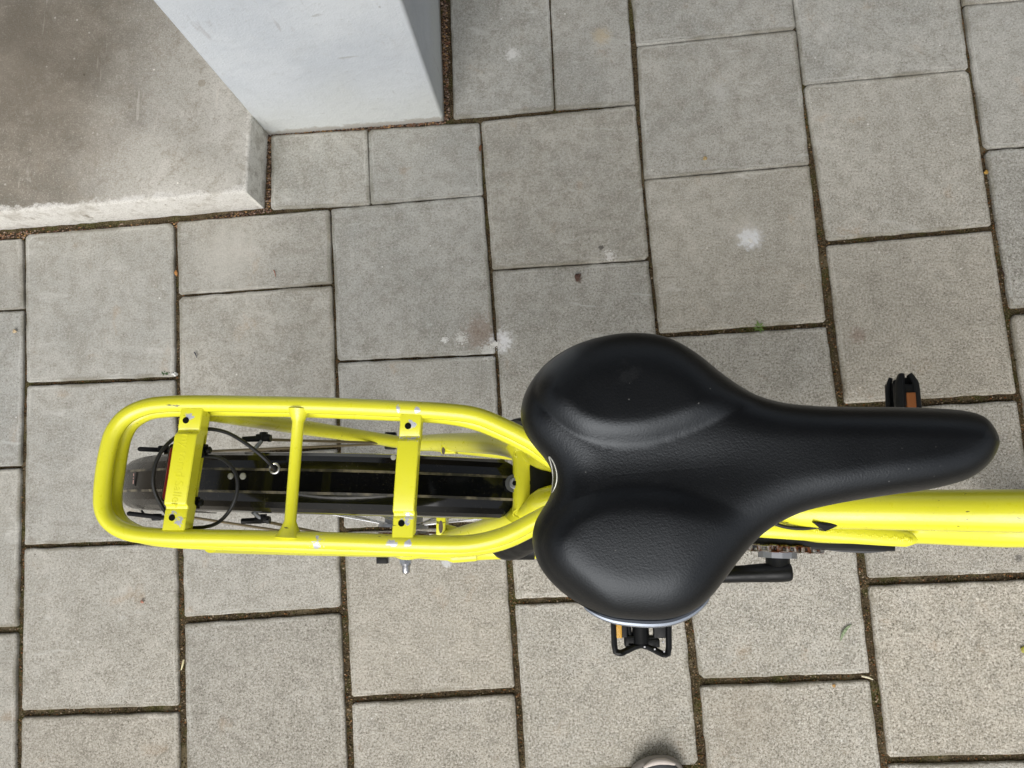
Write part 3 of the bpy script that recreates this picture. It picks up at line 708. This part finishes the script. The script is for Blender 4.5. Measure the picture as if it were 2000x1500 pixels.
def hole(px_,py_,z,r,par):
    mb=MB(); p=at(px_,py_,z); mb.tube([p+Vector((0,0,-.001)),p+Vector((0,0,.0004))],r,20); mb.build('screw_hole',dark,par)
for px_,py_,pr in ((363,821,b1),(336,1011,b1),(797,832,b2),(784,1022,b2)):
    hole(px_,py_,Z1+.0,.0029,pr)
def slot(t0,t1,zc,hh,par,xa=371,ya=797,xb=334,yb=1036):
    a_=at(xa+(xb-xa)*t0,ya+(yb-ya)*t0,Z1); b_=at(xa+(xb-xa)*t1,ya+(yb-ya)*t1,Z1)
    a_.x+=W1_-.0005; b_.x+=W1_-.0005; a_.z=b_.z=Z1+zc
    d=(b_-a_); mb=MB(); d=d.normalized(); P=[];
    mb.tube([a_-d*hh*.2,a_+d*hh*.6,b_-d*hh*.6,b_+d*hh*.2],[hh*.4,hh,hh,hh*.4],12,flat=(1,.35),up=(0,0,1)); mb.build('slot',dark,par)
slot(.085,.12,-.008,.0026,b1); slot(.26,.42,-.004,.0021,b1); slot(.58,.74,-.004,.0021,b1); slot(.88,.915,-.008,.0026,b1)
# embossed lettering on the rear bracket
try:
    cu=bpy.data.curves.new('embossed_lettering','FONT'); cu.body='my tomd Saller'; cu.size=.0115; cu.extrude=.00016; cu.bevel_depth=.00003; cu.align_x='CENTER'; cu.align_y='CENTER'
    tmp=bpy.data.objects.new('tmp',cu); col.objects.link(tmp); bpy.context.view_layer.update()
    me=bpy.data.meshes.new_from_object(tmp.evaluated_get(bpy.context.evaluated_depsgraph_get())); bpy.data.objects.remove(tmp)
    a_=at(371-37*.42,797+239*.42,Z1+.0043); b_=at(371-37*.60,797+239*.60,Z1+.0043)
    ang=math.atan2(b_.y-a_.y,b_.x-a_.x); ct=(a_+b_)/2; wv=max(v.co.x for v in me.vertices)-min(v.co.x for v in me.vertices)
    me.transform(Matrix.Translation(ct+Vector((0,0,-.0001)))@Matrix.Rotation(ang,4,'Z')@Matrix.Scale(.066/wv,4,(1,0,0)))
    me.materials.clear(); me.materials.append(ybr.m)
    lo_=bpy.data.objects.new('embossed_lettering',me); col.objects.link(lo_); lo_.parent=b1
except Exception as ex: print('text',ex)
# lamp carrier under the rear bracket, lamp, nuts
mb=MB(); xa,ya,xb,yb=402,812,366,1040
P=[at(xa,ya,.735),at(xb,yb,.735)]; c_=(P[0]+P[1])/2; an=math.atan2(P[1].y-P[0].y,P[1].x-P[0].x)
mb.box(c_+Vector((-.006,0,0)),((P[1]-P[0]).length,.020,.003),Matrix.Rotation(an,3,'Z'),bev=.0008); mb.build('lamp_carrier',yel,rack)
mb=MB(); c_=at(352,925,.728); mb.box(c_,(.054,.022,.020),Matrix.Rotation(an,3,'Z'),bev=.003); tl=mb.build('tail_light',blk,bike)
mb=MB(); c_=at(340,925,.733); mb.box(c_,(.050,.010,.016),Matrix.Rotation(an,3,'Z'),bev=.003); mb.build('red_lens',red,tl)
for px_,py_ in ((399,879),(383,982)):
    p=at(px_,py_,.738); mb=MB(); mb.cyl(p+Vector((-.008,0,0)),p+Vector((.002,0,0)),.0062,seg=6); mb.cyl(p+Vector((.002,0,0)),p+Vector((.0065,0,.0)),.0034,bev=.001); mb.build('lamp_nut',blk,tl)
# cables
def cable(name,P,r=.0018,mat=cabm):
    mb=MB(); mb.tube([at(*q) for q in P],r,12,smooth=8); return mb.build(name,mat,bike)
cable('light_cable',[(538,917,.722),(528,906,.735),(510,889,.742),(480,866,.745),(450,848,.744),(425,840,.742),(400,838,.738),(370,842,.735),(345,853,.738),(322,873,.745),(305,902,.748),(299,935,.748),(303,962,.745),(317,990,.740),(330,1008,.735),(350,1022,.73)])
cable('light_cable',[(385,891,.735),(405,891,.738),(428,894,.742),(447,906,.745),(460,925,.746),(464,950,.746),(458,978,.745),(445,1002,.742),(425,1021,.738),(402,1029,.733),(375,1031,.730)],.0017)
cable('frame_cable',[(1480,1004,.515),(1512,1022,.515),(1540,1030,.515),(1570,1032,.515),(1595,1029,.515),(1615,1025,.515)],.0022)
mb=MB(); T3=[at(1588,1020,.530),at(1646,1023,.530),at(1612,1038,.524)]
mb.add([T3[0],T3[1],T3[2],T3[0]-Vector((0,0,.020)),T3[1]-Vector((0,0,.020)),T3[2]-Vector((0,0,.020)),(T3[0]+T3[1]+T3[2])/3+Vector((0,0,.002))],[(0,1,6),(1,2,6),(2,0,6),(0,3,4,1),(1,4,5,2),(2,5,3,0)]); mb.build('cable_port',blk,bike)
# rack struts and stays
ftube('rack_strut',[at(412,806,.722),at(600,836,.535),at(800,866,.365)],[.0085,.0088,.0075],smooth=4)
ftube('rack_strut',[at(412,1062,.722),at(600,1070,.55),at(800,1077,.37)],[.0085,.0088,.0080],smooth=4)
ftube('seat_stay',[at(790,867,.37),at(860,864,.45),at(930,865,.54),(at(985,869,.61)),at(1040,885,.67),at(1110,905,.70),st_top+Vector((0,.005,0))],[.010,.0112,.0118,.0120,.0116,.0110,.0106],smooth=6)
ftube('seat_stay',[at(795,1072,.37),at(860,1055,.46),at(920,1040,.55),at(975,1022,.62),at(1030,1002,.67),at(1110,965,.70),st_top+Vector((0,-.005,0))],[.009,.0095,.0100,.0100,.0102,.0104,.0106],smooth=6)
br=MB(); br.tube([at(1020,868,.660),at(1024,884,.662),at(1025,905,.664),at(1025,985,.664),at(1023,1004,.662),at(1018,1018,.66)],[.017,.0145,.0120,.0120,.0145,.017],28,smooth=6); brg=br.build('stay_bridge',yel,bike)
for (x0,y0,x1,y1) in ((1012,886,1036,905),(1010,1003,1034,985)):          # weld rings
    wd=MB()
    for k in range(7):
        t=k/6; c_=at(x0+(x1-x0)*t,y0+(y1-y0)*t,.6735)
        wd.tube([c_+Vector((math.cos(q_)*.0040,math.sin(q_)*.0036,-.0004)) for q_ in [j*2*math.pi/14 for j in range(15)]],.0008,8,cap=False)
    wd.build('weld_bead',yel,bike,ang=60)
for px_,py_,r_ in ((1035,943,.0019),(1031,985,.0013)): 
    p=at(px_,py_,.6745); mb=MB(); mb.tube([p-Vector((0,0,.002)),p+Vector((0,0,.0004))],r_,14); mb.build('drain_hole',dark,brg)
ftube('chain_stay',[at(790,862,.355),bp(-.05,.064,.34),bp(.2,.045,.29)],[.009,.0105,.012],smooth=4)
ftube('chain_stay',[at(800,1078,.350),at(900,1081,.335),at(985,1076,.32),bp(.1,-.058,.30),bp(.22,-.045,.285)],[.008,.0105,.0115,.0115,.012],smooth=4)
def tab(name,px0,py0,px1,py1,z0,z1,slotc,sl,dirn):
    mb=MB(); a_=at(px0,py0,z1); b_=at(px1,py1,z1); c_=(a_+b_)/2
    mb.box((c_.x,c_.y,(z0+z1)/2),(abs(b_.x-a_.x),abs(b_.y-a_.y),z1-z0),bev=.0012); o=mb.build(name,yel,bike)
    p=at(*slotc,z1); q_=MB(); q_.tube([p-Vector((0,0,.002)),p+Vector((0,0,.0004))],1,20,flat=sl,up=(1,0,0)); q_.build('slot',N('slot_grey',L(92,82,72),.8),o)
tab('brake_tab',852,1005,870,1045,.46,.485,(861,1029),(.0026,.0075),1)
tab('brake_tab',861,868,890,886,.46,.48,(866,880),(.0022,.0045),1)
mb=MB(); mb.tube([at(868,1036,.47),at(892,1040,.475),at(905,1046,.47)],[.0085,.0065,.004],14); mb.build('tab_boss',yel,bike)
mb=MB(); mb.tube([at(884,872,.475),at(900,874,.478)],[.0075,.005],14); mb.build('tab_boss',yel,bike)
# dropouts, axle, gear cable box
mb=MB(); mb.tube([at(745,1074,.362),at(770,1077,.362),at(793,1081,.36),at(820,1079,.358),at(855,1078,.352)],[.003,.008,.0105,.009,.007],20,smooth=5,flat=(1.4,.9)); mb.build('dropout',yel,bike)
mb=MB(); mb.tube([at(865,1084,.34),at(885,1087,.338),at(930,1084,.335)],[.002,.0085,.0085],16,smooth=4); mb.build('chain_stay_lug',yel,bike)
mb=MB(); mb.tube([at(740,862,.362),at(775,864,.362),at(800,863,.36)],[.006,.010,.010],16,smooth=4,flat=(1.5,.8)); mb.build('dropout',yel,bike)
mb=MB(); mb.box(at(763,861,.355),(.0155,.024,.012),bev=.002); mb.build('axle_cover',blk,bike)
a_=at(793,1082,.36); b_=at(793,1121,.358); dd=(b_-a_)
mb=MB(); mb.cyl(a_,a_+dd*.45,.0090,seg=6); mb.tube([a_+dd*.45,a_+dd*.55,a_+dd*.60,a_+dd*.80,a_+dd*.93,b_],[.0072,.0072,.0056,.0058,.0052,.0025],20); mb.build('axle_nut',stl,bike)
mb=MB(); mb.box(at(748,1088,.350),(.0155,.017,.014),bev=.001); mb.build('gear_cable_box',blk,bike)
mb=MB(); mb.tube([at(757,1080,.352),at(758,1098,.350)],.0012,8); mb.build('gear_lever_pin',stl,bike)
# mudguard wire stays with clips
def stay(px0,py0,z0,end,clip):
    mb=MB(); a_=at(px0,py0,z0); mb.tube([a_,end],.0016,8); s=mb.build('mudguard_stay',N('stay_bronze',L(120,108,84),.4,metal=.6),bike)
    return s
e1=at(775,866,.375); e2=at(780,1072,.375)
c1=stay(500,858,.655,e1,0); c2=stay(515,1018,.655,e2,0); c3=stay(320,885,.56,e1,0); c4=stay(325,1003,.56,e2,0)
def clipset(pc,par,y_in):
    x,y,z=pc
    mb=MB(); mb.tube([at(x-36,y+2,z),at(x-12,y+1,z),at(x+2,y,z)],[.0028,.0032,.0036],12)
    mb.box(at(x+4,y-2,z),(.014,.0065,.007),bev=.0012); mb.cyl(at(x+5,y-12,z),at(x+5,y+6,z),.0042,seg=6); mb.cyl(at(x+14,y,z),at(x+19,y,z),.0042,seg=6); mb.build('stay_clip',blk,par)
    mb=MB(); mb.tube([at(x+6,y,z),at(x-4,(y+y_in)/2,z+.004),at(x-14,y_in,z+.010)],[.0015,.0022,.0022],10); mb.build('clip_strap',alu,par)
clipset((510,856,.655),c1,878); clipset((508,1016,.655),c2,1000)
for (x0,y0,x1,y1,par) in ((270,877,345,880,c3),(249,1003,322,1011,c4)):
    mb=MB(); mb.tube([at(x0,y0,.56),at(x0+3,y0,.56),at(x1-3,y1,.56),at(x1,y1,.56)],[.0018,.0027,.0027,.0022],12); mb.build('stay_end_cap',rub,par)
mb=MB(); mb.box(at(306,1010,.555),(.010,.008,.007),bev=.0015); mb.tube([at(276,997,.56),at(286,1009,.56)],.0013,8); mb.build('stay_clip',blk,c4)
mb=MB(); mb.box(at(320,876,.565),(.012,.0065,.007),bev=.0015); mb.build('stay_clip',blk,c3)
# ring lock behind the seat tube
lk=MB(); LP=[(958,1083,.53),(985,1072,.545),(1015,1058,.58),(1045,1025,.625),(1068,985,.655),(1075,945,.662),(1068,905,.655),(1045,868,.625),(1015,840,.58),(985,838,.55),(972,850,.54)]
lk.tube([at(990,1066,.55),at(1005,1062,.57),at(1040,1035,.62),at(1068,990,.655),at(1076,945,.662),at(1068,900,.655),at(1040,860,.62),at(1012,842,.57),at(1000,842,.555)],[.016,.019,.020,.020,.020,.020,.018,.013,.008],20,smooth=6,flat=(1.2,.9)); 
lk.tube([at(966,1062,.545),at(985,1066,.55),at(1010,1068,.55),at(1045,1070,.55)],[.006,.0155,.0168,.0155],24,smooth=6,flat=(1.1,.85))
lk.tube([at(970,846,.55),at(990,842,.55),at(1015,838,.55),at(1040,842,.55)],[.004,.010,.013,.012],24,smooth=6)
lk.build('ring_lock',blk,bike)
# motor cover, crank set
mc=MB()
def ppoly(P,z): return [at(a_,b_,z) for a_,b_ in P]
mp=ppoly([(1380,1020),(1752,1020),(1750,1077),(1700,1077),(1460,1070),(1380,1060)],.335)
area=sum(mp[i].x*mp[(i+1)%6].y-mp[(i+1)%6].x*mp[i].y for i in range(6))
mc.prism(mp if area>0 else mp[::-1],.24,.335,bev=.003); mcv=mc.build('motor_cover',blk,bike,ang=30)
bg_=MB(); P=[(1588,1071),(1640,1078),(1690,1081),(1730,1078),(1748,1072),(1748,1060),(1588,1060)]
mp=ppoly(P,.312); area=sum(mp[i].x*mp[(i+1)%7].y-mp[(i+1)%7].x*mp[i].y for i in range(7))
bg_.prism(mp if area>0 else mp[::-1],.25,.312,bev=.002); bg_.build('cover_bulge',N('grey_cover',(.05,.052,.056,1),.5),mcv,ang=30)
CA=(.285,.28)
def crp(x,lat,z): return bp(x,lat,z)
ch=MB(); rr_=.058; latc=-.050
for i in range(36):
    a0=2*math.pi*i/36
    p0=crp(CA[0]+math.cos(a0)*rr_,latc,CA[1]+math.sin(a0)*rr_); p1=crp(CA[0]+math.cos(a0+.1745)*rr_,latc,CA[1]+math.sin(a0+.1745)*rr_)
    o_=.0042 if i%2 else .0030
    for s_ in (-1,1): ch.tube([p0+Vector((0,s_*o_,0)),p1+Vector((0,s_*o_,0))],.0032,8,flat=(1,.35),up=(p0-crp(CA[0],latc,CA[1])))
    ch.tube([p0-Vector((0,.0035,0)),p0+Vector((0,.0035,0))],.0039,10)
for sgn in (1,-1):                            # straight runs to the hub
    aa=crp(CA[0],latc,CA[1]+rr_*sgn); bb=bp(AX[0],-.050,AX[1]+.034*sgn); nn_=int((bb-aa).length/.0127)
    for i in range(nn_):
        p0=aa+(bb-aa)*(i/nn_); p1=aa+(bb-aa)*((i+1)/nn_); o_=.0042 if i%2 else .0030
        for s_ in (-1,1): ch.tube([p0+Vector((0,s_*o_,0)),p1+Vector((0,s_*o_,0))],.0034,8,flat=(1,.35))
        ch.tube([p0-Vector((0,.0035,0)),p0+Vector((0,.0035,0))],.0036,8)
ch.build('chain',rusty,bike)
cr=MB(); cr.cyl(crp(CA[0],latc-.002,CA[1]),crp(CA[0],latc+.002,CA[1]),.052,seg=48); cr.cyl(crp(CA[0],latc-.0135,CA[1]),crp(CA[0],latc-.005,CA[1]),.027,.027,seg=12); ck_=cr.build('chainring',alu,bike,ang=25)
sp_=MB(); sp_.cyl(bp(AX[0],-.052,AX[1]),bp(AX[0],-.048,AX[1]),.034,seg=20); sp_.build('sprocket',rusty,bike)
def crank(dirx,dirz,lat0,lat1,Lc,name='crank_arm'):
    mb=MB(); s=1 if lat0>0 else -1
    c0_=crp(CA[0],lat0,CA[1]); e_=crp(CA[0]+dirx*Lc,lat1,CA[1]+dirz*Lc); d=(e_-c0_)
    mb.cyl(crp(CA[0],-.047 if s<0 else .045,CA[1]),crp(CA[0],lat0,CA[1]),.0165)
    mb.tube([c0_-d*.10,c0_-d*.085,c0_,c0_+d*.25,c0_+d*.5,c0_+d*.8,e_+d*.06,e_+d*.075],[.011,.0165,.0180,.0155,.0140,.0130,.0118,.007],20,smooth=4,flat=(1.15,.78),up=(0,0,1))
    return mb.build(name,blk,bike),e_
_,e_near=crank(-.985,-.10,-.083,-.100,.184)
_,e_far=crank(.985,.10,.092,.104,.178)
# near pedal, lying flat with outer cage
def bar(mb,P,r,**k): mb.tube(P,r,10,**k)
pc=at(1251,1208,.262)
pd=MB()
def pl(u,v,z=0): return pc+Vector((u,v,z))
hw=.0382
# cage: outline in local coordinates (u along travel, v outward is negative)
zc=.008
bar(pd,[pl(-hw,.055,zc),pl(-hw,-.036,zc),pl(-hw+.007,-.046,zc),pl(-.026,-.046,zc-.002),pl(0,-.036,zc-.004),pl(.026,-.046,zc-.002),pl(hw-.007,-.047,zc),pl(hw,-.038,zc),pl(hw,.055,zc)],.0044,flat=(1.3,1),up=(0,0,1),smooth=3)
bar(pd,[pl(-.0165,.055,0),pl(-.0165,-.015,0),pl(-.013,-.034,0)],.0036)
pd.box(pl(-.006,.010,-.002),(.012,.075,.010),bev=.002)
pd.tube([pl(0,.060),pl(0,.02),pl(0,-.015),pl(0,-.034)],[.0095,.0110,.0115,.0125],18)
pd.box(pl(.0285,.016,0),(.0225,.084,.014),bev=.002); pd.box(pl(.0,-.031,0),(.048,.016,.012),bev=.003); pd.box(pl(.017,-.033,.002),(.018,.012,.010),bev=.002)
pd.box(pl(.0,-.036,0),(.040,.009,.012),bev=.002)
ped=pd.build('pedal',blk,bike)
rf=MB(); rf.box(pl(-.0315,.004,.006),(.0085,.060,.010),bev=.0012); rf.build('amber_reflector',amber,ped)
ho=MB(); ho.box(pl(-.0290,.010,.0005),(.020,.072,.013),bev=.002); ho.build('reflector_housing',blk,ped)
for u,v in ((.004,-.037),(.018,-.040),(.030,-.030),(.031,-.043)):
    q_=MB(); q_.cyl(pl(u,v,.009),pl(u,v,.0135),.0013,seg=8); q_.build('grip_pin',stl,ped)
ax_=MB(); ax_.cyl(e_near,pl(0,.05),.0065); ax_.build('pedal_axle',stl,ped)
# far pedal, tipped up so that its narrow edge with the reflector faces the camera
pf=at(1768,790,.285)
pd=MB()
def pq(u,v,z=0): return pf+Vector((u*.78,v,z))
pd.tube([pq(.006,.041,.008),pq(.010,.0335,.010),pq(.0135,.020,.011),pq(.0145,-.05,.011)],[.0042,.0052,.0058,.006],12,smooth=4,up=(0,0,1),flat=(1.6,1))
pd.tube([pq(-.008,.041,.008),pq(-.011,.0335,.010),pq(-.0135,.020,.011),pq(-.0145,-.05,.011)],[.0042,.0052,.0058,.006],12,smooth=4,up=(0,0,1),flat=(1.6,1))
pd.box(pq(0,.012,.010),(.020,.030,.014),bev=.002); pd.box(pq(0,-.01,-.005),(.018,.095,.03),bev=.003)
pd.tube([pq(-.013,.040,-.02),pq(-.019,.026,-.018),pq(-.0215,0,-.016),pq(-.021,-.05,-.016)],[.003,.004,.0045,.0045],12,smooth=4)
pd.box(pq(0,0,-.045),(.017,.072,.014),bev=.003)
ped2=pd.build('pedal',blk,bike)
rf=MB(); rf.box(pq(.002,-.004,.0145),(.0125,.038,.010),bev=.0012); rf.build('amber_reflector',N('dirty_amber',L(140,84,42),.5),ped2)
ax_=MB(); ax_.cyl(e_far,pq(0,-.03,-.01),.0065); ax_.build('pedal_axle',stl,ped2)
# kickstand
ftube('kickstand',[bp(.16,.03,.29),bp(.13,.09,.20),bp(.12,.19,.0)+Vector((0,0,.004))],[.009,.008,.008],blk)
# ================================================================ shoe of the person taking the picture
sh=MB()
shm=N('grey_mesh_fabric',(.10,.105,.115,1),.85,spec=.3); wv_=shm.n('ShaderNodeTexWave'); wv_.inputs['Scale'].default_value=260; shm.t.links.new(shm.co,wv_.inputs['Vector'])
shm.col(shm.mix(shm.ramp(wv_.outputs['Fac'],.3,.7),(.075,.08,.088,1),(.15,.155,.165,1))); shm.bump(wv_.outputs['Fac'],.5,.001)
toe=at(1285,1478,.02); sx=Vector((.10,-.995,0)).normalized(); sy=Vector((.995,.10,0)).normalized()
SH=[(0,.012,-.002),(.004,.026,-.001),(.012,.040,-.004),(.030,.049,-.006),(.065,.051,-.004),(.10,.050,-.002),(.15,.042,.004),(.21,.036,.0),(.26,.035,-.002),(.285,.028,-.002),(.295,.010,-.002)]
def shoe_ring(mb,zs,scale):                  # stack of outlines
    rings=[]
    for z,sc_,dx in zs:
        r_=[]
        for t,w_,o_ in SH: r_.append((toe+sx*(.1475+(t-.1475)*sc_+dx)+sy*(w_*sc_+o_),z))
        for t,w_,o_ in SH[::-1]: r_.append((toe+sx*(.1475+(t-.1475)*sc_+dx)+sy*(-w_*sc_+o_),z))
        rings.append([Vector((p.x,p.y,z)) for p,z in r_])
    k=len(rings[0]); mb.add([p for r_ in rings for p in r_],[(i*k+j,i*k+(j+1)%k,(i+1)*k+(j+1)%k,(i+1)*k+j) for i in range(len(rings)-1) for j in range(k)]+[tuple((len(rings)-1)*k+j for j in range(k))])
def shoe_up(mb):
    rings=[]; T=[s_[0] for s_ in SH]
    for lev in range(9):
        f=lev/8; r_=[]
        for side in (1,-1):
            for t,w_,o_ in (SH if side==1 else SH[::-1]):
                top=.020+.036*min(1,(t/.10))**.8*(1 if t<.12 else 1+ (t-.12)*2.5)
                z=.024+(top-.024+.010)*math.sin(f*math.pi/2)
                ww=w_*.94*math.cos(f*math.pi/2*.92); tt_=.008+t*.95+ (1-math.cos(f*math.pi/2))*.012*(1 if t<.1 else -1)
                p=toe+sx*tt_+sy*(side*ww+o_); r_.append(Vector((p.x,p.y,z)))
        rings.append(r_)
    k=len(rings[0]); mb.add([p for r_ in rings for p in r_],[(i*k+j,i*k+(j+1)%k,(i+1)*k+(j+1)%k,(i+1)*k+j) for i in range(8) for j in range(k)]+[tuple(8*k+j for j in range(k))])
shoe=empty('shoe',Vector((toe.x,toe.y-.15,0))); tag(shoe,'toe of a grey mesh shoe with pale sole standing on the paving','shoe')
shoe_up(sh); u_=sh.build('upper',shm,shoe,ang=70); md=u_.modifiers.new('s','SUBSURF'); md.levels=md.render_levels=1
sl_=MB(); shoe_ring(sl_,[(.001,.97,0),(.006,1.0,0),(.022,1.0,0),(.028,.985,0)],1); o=sl_.build('sole',N('pale_sole',L(150,143,136),.6),shoe,ang=60); md=o.modifiers.new('s','SUBSURF'); md.levels=md.render_levels=1
tp=MB(); tp.tube([toe+sx*.012+sy*(-.026)+Vector((0,0,.010)),toe+sx*.004+sy*(-.008)+Vector((0,0,.014)),toe+sx*.004+sy*.010+Vector((0,0,.014)),toe+sx*.010+sy*.026+Vector((0,0,.012))],[.002,.005,.0052,.002],12,smooth=5); tp.build('toe_cap',N('toe_cap_pale',L(196,186,178),.6),shoe)
# ================================================================ loose bits on the paving
def leaf(name,px_,py_,ln,wd_,ang,colr,label,cat,curl=.15,z=.0015,col2=None):
    m_=N(name+'_surface',L(*colr),.7); 
    m_.col(m_.mix(m_.ramp(m_.noise(300,3),.35,.7),L(*colr),L(*(col2 or [int(c_*.72) for c_ in colr]))))
    c_=at(px_,py_,0); mb=MB(); vs=[];n_=12; d=Vector((math.cos(R(ang)),math.sin(R(ang)),0)); e=Vector((-d.y,d.x,0))
    for i in range(n_+1):
        t=i/n_; w_=wd_*math.sin(math.pi*min(1,t*1.0+.02))**.8*.5+.0001
        p=c_+d*(t-.5)*ln+e*math.sin(t*3.1)*ln*curl*.3; zz2=z+.002*math.sin(t*math.pi)
        vs+=[p+e*w_+Vector((0,0,zz2+.0012)),p+Vector((0,0,zz2)),p-e*w_+Vector((0,0,zz2+.0008))]
    mb.add(vs,[(i*3+k,i*3+k+1,i*3+k+4,i*3+k+3) for i in range(n_) for k in (0,1)])
    o=mb.build(name,m_,ang=60); so2=o.modifiers.new('t','SOLIDIFY'); so2.thickness=.0005
    tag(o,label,cat,'leaf crumbs scattered on the paving' if name=='leaf_crumb' else None); return o
leaf('willow_leaf',1652,1235,.034,.0050,54,(160,176,140),'narrow pale green leaf lying on the slab right of the near pedal','leaf',.4,col2=(96,112,78))
leaf('fallen_leaf',1998,1268,.012,.010,70,(176,170,70),'yellow green leaf piece at the right edge of the photo','leaf')
leaf('leaf_crumb',1377,311,.0085,.007,20,(206,178,124),'tan leaf crumb on the slab straight above the wide part of the saddle','leaf crumb')
leaf('leaf_crumb',1925,338,.0080,.0075,10,(196,154,70),'round orange leaf crumb in the joint near the upper right corner','leaf crumb')
leaf('leaf_crumb',345,534,.012,.006,-75,(190,132,70),'orange leaf crumb in the joint in front of the doorstep','leaf crumb')
leaf('leaf_crumb',30,648,.0085,.007,-15,(222,198,158),'cream coloured leaf crumb near the left edge below the doorstep','leaf crumb')
leaf('leaf_crumb',1628,1339,.006,.005,0,(214,170,104),'small golden crumb under the joint at the lower right','leaf crumb')
leaf('leaf_crumb',279,1175,.007,.005,-40,(190,134,112),'pinkish leaf crumb on the slab below the rack loop','leaf crumb')
leaf('leaf_crumb',939,290,.014,.005,80,(120,78,48),'brown curled leaf crumb in the joint right of the wall corner','leaf crumb')
leaf('dead_leaf',1131,543,.016,.010,60,(92,66,54),'shrivelled dark brown leaf on the slab above the saddle','leaf',.8)
def twig(px0,py0,px1,py1,r,colr,label,name='twig',z=.002):
    mb=MB(); a_=at(px0,py0,0);b_=at(px1,py1,0); a_.z=b_.z=z; c_=(a_+b_)/2+Vector((.001,.001,.0015)); mb.tube([a_,c_,b_],[r,r*1.1,r*.6],8,smooth=4); o=mb.build(name,N(name+'_bark',L(*colr),.8)); tag(o,label,'twig','loose stalks on the paving'); return o
twig(360,1288,355,1308,.0016,(224,214,170),'short straw coloured stalk in the joint at the lower left')
twig(1682,1320,1704,1327,.0014,(226,218,190),'pale stalk lying at the joint crossing at the lower right')
twig(1960,541,1952,527,.0012,(60,44,34),'dark twig sticking out of the joint near the right edge')
twig(535,528,539,541,.0008,(156,104,84),'thin reddish stalk on the half slab in front of the doorstep')
twig(380,688,385,699,.0010,(74,74,84),'thin dark stalk on the slab above the rack')
# weed in a joint
wg=MB(); random.seed(3); c_=at(1481,639,0)
for k in range(11):
    a=k*.6+random.random()*.4; l_=random.uniform(.006,.014); d=Vector((math.cos(a),math.sin(a),0)); e=Vector((-d.y,d.x,0)); b_=c_+d*.001
    wg.add([b_,b_+d*l_*.5+e*.0016+Vector((0,0,.004)),b_+d*l_+Vector((0,0,.003)),b_+d*l_*.5-e*.0016+Vector((0,0,.004))],[(0,1,2,3)])
o=wg.build('weed',N('weed_green',L(104,130,62),.6)); tag(o,'tiny green weed growing in the joint above the saddle','weed')
wg=MB(); c_=at(322,729,0)
for k in range(14):
    a=random.random()*6.28; l_=random.uniform(.003,.007); d=Vector((math.cos(a),math.sin(a)*.6,0)); e=Vector((-d.y,d.x,0)); b_=c_+Vector((random.uniform(-.008,.008),random.uniform(-.002,.002),-.001))
    wg.add([b_,b_+d*l_*.5+e*.0016+Vector((0,0,.003)),b_+d*l_+Vector((0,0,.002)),b_+d*l_*.5-e*.0016+Vector((0,0,.003))],[(0,1,2,3)])
o=wg.build('moss_tuft',N('moss_green',L(78,104,66),.7)); tag(o,'small green moss tuft in the joint above the rack loop','moss')
mb=MB(); c_=at(340,731,.0); random.seed(5)
for k in range(5): mb.cyl(c_+Vector((random.uniform(-.004,.004),random.uniform(-.003,.003),-.004)),c_+Vector((random.uniform(-.004,.004),random.uniform(-.003,.003),.0025)),.0026,.0012,seg=7)
o=mb.build('paint_chip',N('chip_white',L(226,226,222),.7)); tag(o,'white crumb at the joint crossing beside the moss tuft','crumb')

def splatter(name,px_,py_,r,n_,label,cat,sx_=1,sy_=1,seed=1):
    random.seed(seed); mb=MB(); c_=at(px_,py_,0)
    for _ in range(n_):
        a=random.random()*6.283; d=abs(random.gauss(0,.5))*r
        p=c_+Vector((math.cos(a)*d*sx_,math.sin(a)*d*sy_,random.uniform(.0004,.0010)))
        q=random.uniform(.0006,.0030)*(1.25-min(1,d/r)); k=9; a0=random.random()*6
        rr=[q*random.uniform(.55,1.3) for _ in range(k)]
        vs=[p+Vector((math.cos(a0+j*6.283/k)*rr[j],math.sin(a0+j*6.283/k)*rr[j]*random.uniform(.6,1.1),-.0014)) for j in range(k)]+[p+Vector((math.cos(a0+j*6.283/k)*rr[j]*.7,math.sin(a0+j*6.283/k)*rr[j]*.7,.0003)) for j in range(k)]
        mb.add(vs,[(j,(j+1)%k,k+(j+1)%k,k+j) for j in range(k)]+[tuple(range(k,2*k))])
    o=mb.build(name,N(name+'_surface',L(222,220,214),.85),ang=50); tag(o,label,cat,'white splatters on the paving'); return o
splatter('dried_splatter',968,672,.016,70,'crusty white splatter over the joint just left of the saddle','splatter',1.0,.9,4)
splatter('dried_splatter',1466,470,.010,26,'chalky white splatter on the slab above the saddle nose','splatter',.8,1.2,9)
